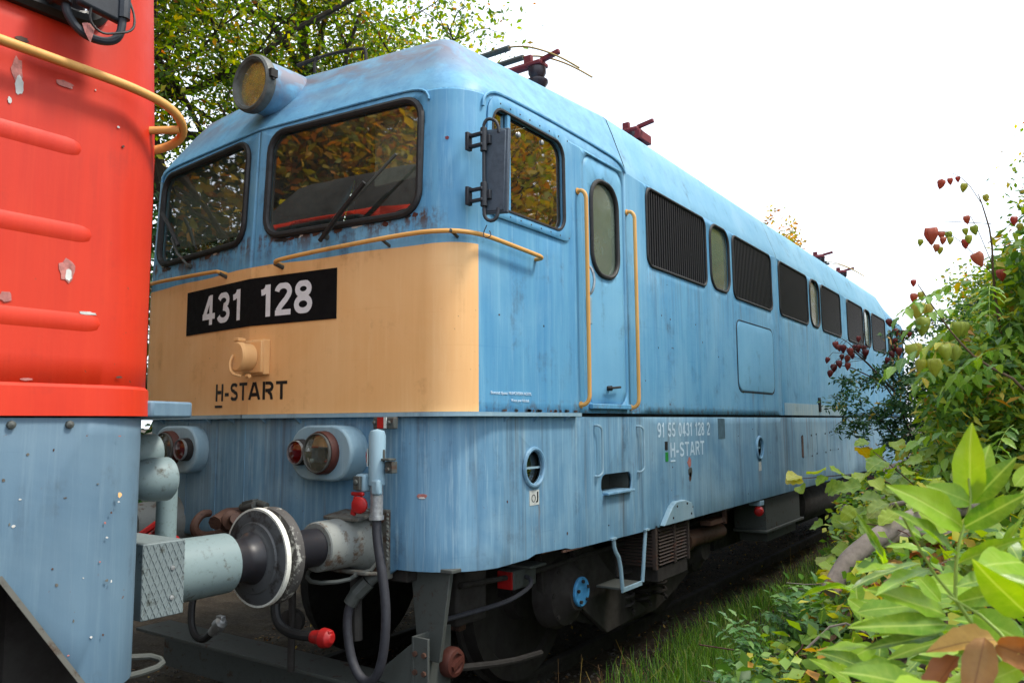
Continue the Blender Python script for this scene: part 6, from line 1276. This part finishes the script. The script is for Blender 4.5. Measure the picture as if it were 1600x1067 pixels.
# --- round-leaved vine scrambling over the heap
vn = thing('vine', 'yellow-green round-leaved vine scrambling over the heap beside the sawn branch', 'vine', (3.3, 1.2, .8))
VL = [leaf_mesh('leaf', .088, .080, 'leaf_vine', f, c, .03, 'round', 10, tw) for f, c, tw in ((.25, .3, 0), (.1, .5, .2), (.35, .2, -.2))]
for p in VINE:
    a = GR.uniform(0, 6.283); d = Vector((math.cos(a), math.sin(a), GR.uniform(-.7, .1))); link('leaf', VL[GR.randrange(3)], vn, mw=frame(p, d, (GR.uniform(-.3, .5), -.75, .9), GR.uniform(.75, 1.25), 0))
for i in range(215):
    x = GR.uniform(3.08, 3.95); y = GR.uniform(.45, 2.3); z = float(hgt(x, y)) + .10 + GR.uniform(0, .32) * (1 + .5 * (y > 1.2)); a = GR.uniform(0, 6.283); d = Vector((math.cos(a), math.sin(a), GR.uniform(-.7, .2)))
    link('leaf', VL[GR.randrange(3)], vn, mw=frame((x, y, z), d, (GR.uniform(-.4, .4), -.6, 1), GR.uniform(.7, 1.35), 0))
for P in ([(3.5, 1.3, 1.2), (3.25, 1.15, 1.38), (3.05, 1.05, 1.36), (2.88, 1.03, 1.34)], [(3.4, 1.1, .9), (3.25, .9, 1.15), (3.24, .8, 1.24)], [(3.3, 1.1, .8), (3.15, .95, 1.0), (3.09, .9, 1.12)], [(3.6, 1.5, 1.1), (3.35, 1.1, 1.42), (3.2, 1.35, 1.5)]):
    m = MB(); m.tube(fv(P), .0035, 6, smooth=1, taper=.0015); m.build('vine_stem', 'rust_ring', vn)
mass('low_bush', 'low green bush at the foot of the dark shrub beside the rear bogie', 9000, blob([(2.95, 3.6, .75, .45, 1.1, .55), (3.2, 5.0, .9, .5, 1.2, .6), (3.3, 2.6, .85, .5, .8, .4)]), .07, 'leaf_mass_green', 97, cat='bush', aspect=.55)
mass('undergrowth', 'tangled low green undergrowth covering the heap between the vine and the shrubs', 13000, lambda g, n: (lambda x, y: np.stack([x, y, hgt(x, y) + g.uniform(0, .30, n) ** 1.1], 1))(g.uniform(2.85, 4.8, n), g.uniform(-1.3, 5.0, n)), .065, 'leaf_mass_green', 93, aspect=.6)

# --- low weeds at the foot of the heap: each plant has fans of small leaflets
WL = [leaf_mesh('leaflet', .050, .027, 'leaf_weed', .3, .5, .08, 'lance', 8, tw) for tw in (0, .2)]
for i, (o, tips, lb) in enumerate([((3.10, .60, .62), [(3.064, .469, .956), (2.98, .45, .82), (3.0, .5, .88), (3.16, .45, .84)], 'upright leafy weed below the sawn end of the branch'),
        ((3.0, .40, .52), [(2.809, .436, .786), (2.86, .38, .74), (2.95, .30, .80), (2.895, .258, .731)], 'low arching weed with paired leaflets left of the upright one'),
        ((3.05, .15, .48), [(2.917, .035, .679), (3.036, .05, .69), (2.97, .15, .66), (3.15, .1, .72)], 'low arching weed at the bottom edge of the photo'),
        ((3.25, .30, .66), [(3.2, .2, .92), (3.3, .25, .90), (3.15, .35, .94), (3.35, .15, .84)], 'dense small-leaved weed against the near sapling')]):
    w = thing('weed', lb, 'weed', (o[0], o[1], float(hgt(o[0], o[1]))), 'small-leaved weeds at the foot of the heap'); o = Vector(o)
    for t in tips:
        t = Vector(t)
        for k_ in range(3):
            tt = t + Vector((GR.uniform(-.05, .05), GR.uniform(-.05, .05), GR.uniform(-.06, .03))); compound(w, o.lerp(tt, .25), tt - o.lerp(tt, .25), (tt - o).length * .85, 7, WL, 1.0, 'twig', droop=.35, r=.0018, name='stalk')
# --- sawn branch, dead wood, big dead leaves
m = MB(); m.tube(fv([(3.255, .215, .985), (3.264, .235, 1.005), (3.29, .28, 1.062), (3.316, .319, 1.105), (3.404, .431, 1.183), (3.485, .604, 1.228), (3.592, .919, 1.262), (3.75, 1.4, 1.2)]), .034, 16, smooth=2, taper=.040)
lg = m.mesh('sawn_branch', 'wood_log'); link('sawn_branch', lg, label='grey sawn branch lying on the heap, thicker than the twigs round it', cat='branch')
m = MB(); m.tube(fv([(3.36, .42, 1.13), (3.50, .55, 1.20), (3.62, .8, 1.15)]), .030, 8, smooth=1, taper=.02); me = m.mesh('broken_wood', 'wood_log'); link('broken_wood', me, label='pale splintered piece of wood right behind the sawn branch', cat='branch')
m = MB(); m.tube(fv([(3.34, .85, 1.24), (3.42, .80, 1.275), (3.52, .82, 1.285), (3.7, 1.0, 1.25)]), .012, 8, smooth=1, taper=.008); me = m.mesh('thin_branch', 'wood_log'); link('thin_branch', me, label='thin bare grey branch above the sawn one', cat='branch')
tw = thing('twig_heap', 'dry bare twigs tangled in the heap under the leaves', 'twigs', (3.2, .5, .6))
for i in range(46):
    x, y = GR.uniform(2.7, 3.7), GR.uniform(-.2, 1.6); z = float(hgt(x, y)) + GR.uniform(.02, .22); a = GR.uniform(0, 6.28); L = GR.uniform(.12, .4)
    m = MB(); m.tube([Vector((x, y, z)), Vector((x + math.cos(a) * L * .5, y + math.sin(a) * L * .5, z + GR.uniform(-.03, .05))), Vector((x + math.cos(a + .3) * L, y + math.sin(a + .3) * L, z + GR.uniform(-.06, .08)))], GR.uniform(.0018, .004), 5, smooth=1); m.build('twig', GR.choice(['twig', 'wood_log', 'rust_ring']), tw)
dd = thing('dead_leaves', 'crumpled brown dead leaves beside the sawn end of the branch', 'dead leaf', (3.32, .35, .95))
BIG = [leaf_mesh('dry_leaf', .10, .07, 'leaf_dry', .6, .7, .08, 'round', 9, .5), leaf_mesh('dry_leaf', .11, .05, 'leaf_dry', .8, 1.0, .1, 'lance', 9, -.6)]
for i in range(42):
    x = GR.uniform(3.25, 3.75); y = .25 + (x - 3.25) * .8 + GR.uniform(-.12, .5); z = .90 + (x - 3.25) * .35 + GR.uniform(-.05, .12); a = GR.uniform(0, 6.28)
    link('dry_leaf', BIG[i % 2], dd, mw=frame((x, y, z), (math.cos(a), math.sin(a), GR.uniform(-.5, .5)), (GR.uniform(-.5, .5), -.6, .8), GR.uniform(.55, 1.0), GR.uniform(-.6, .6)))
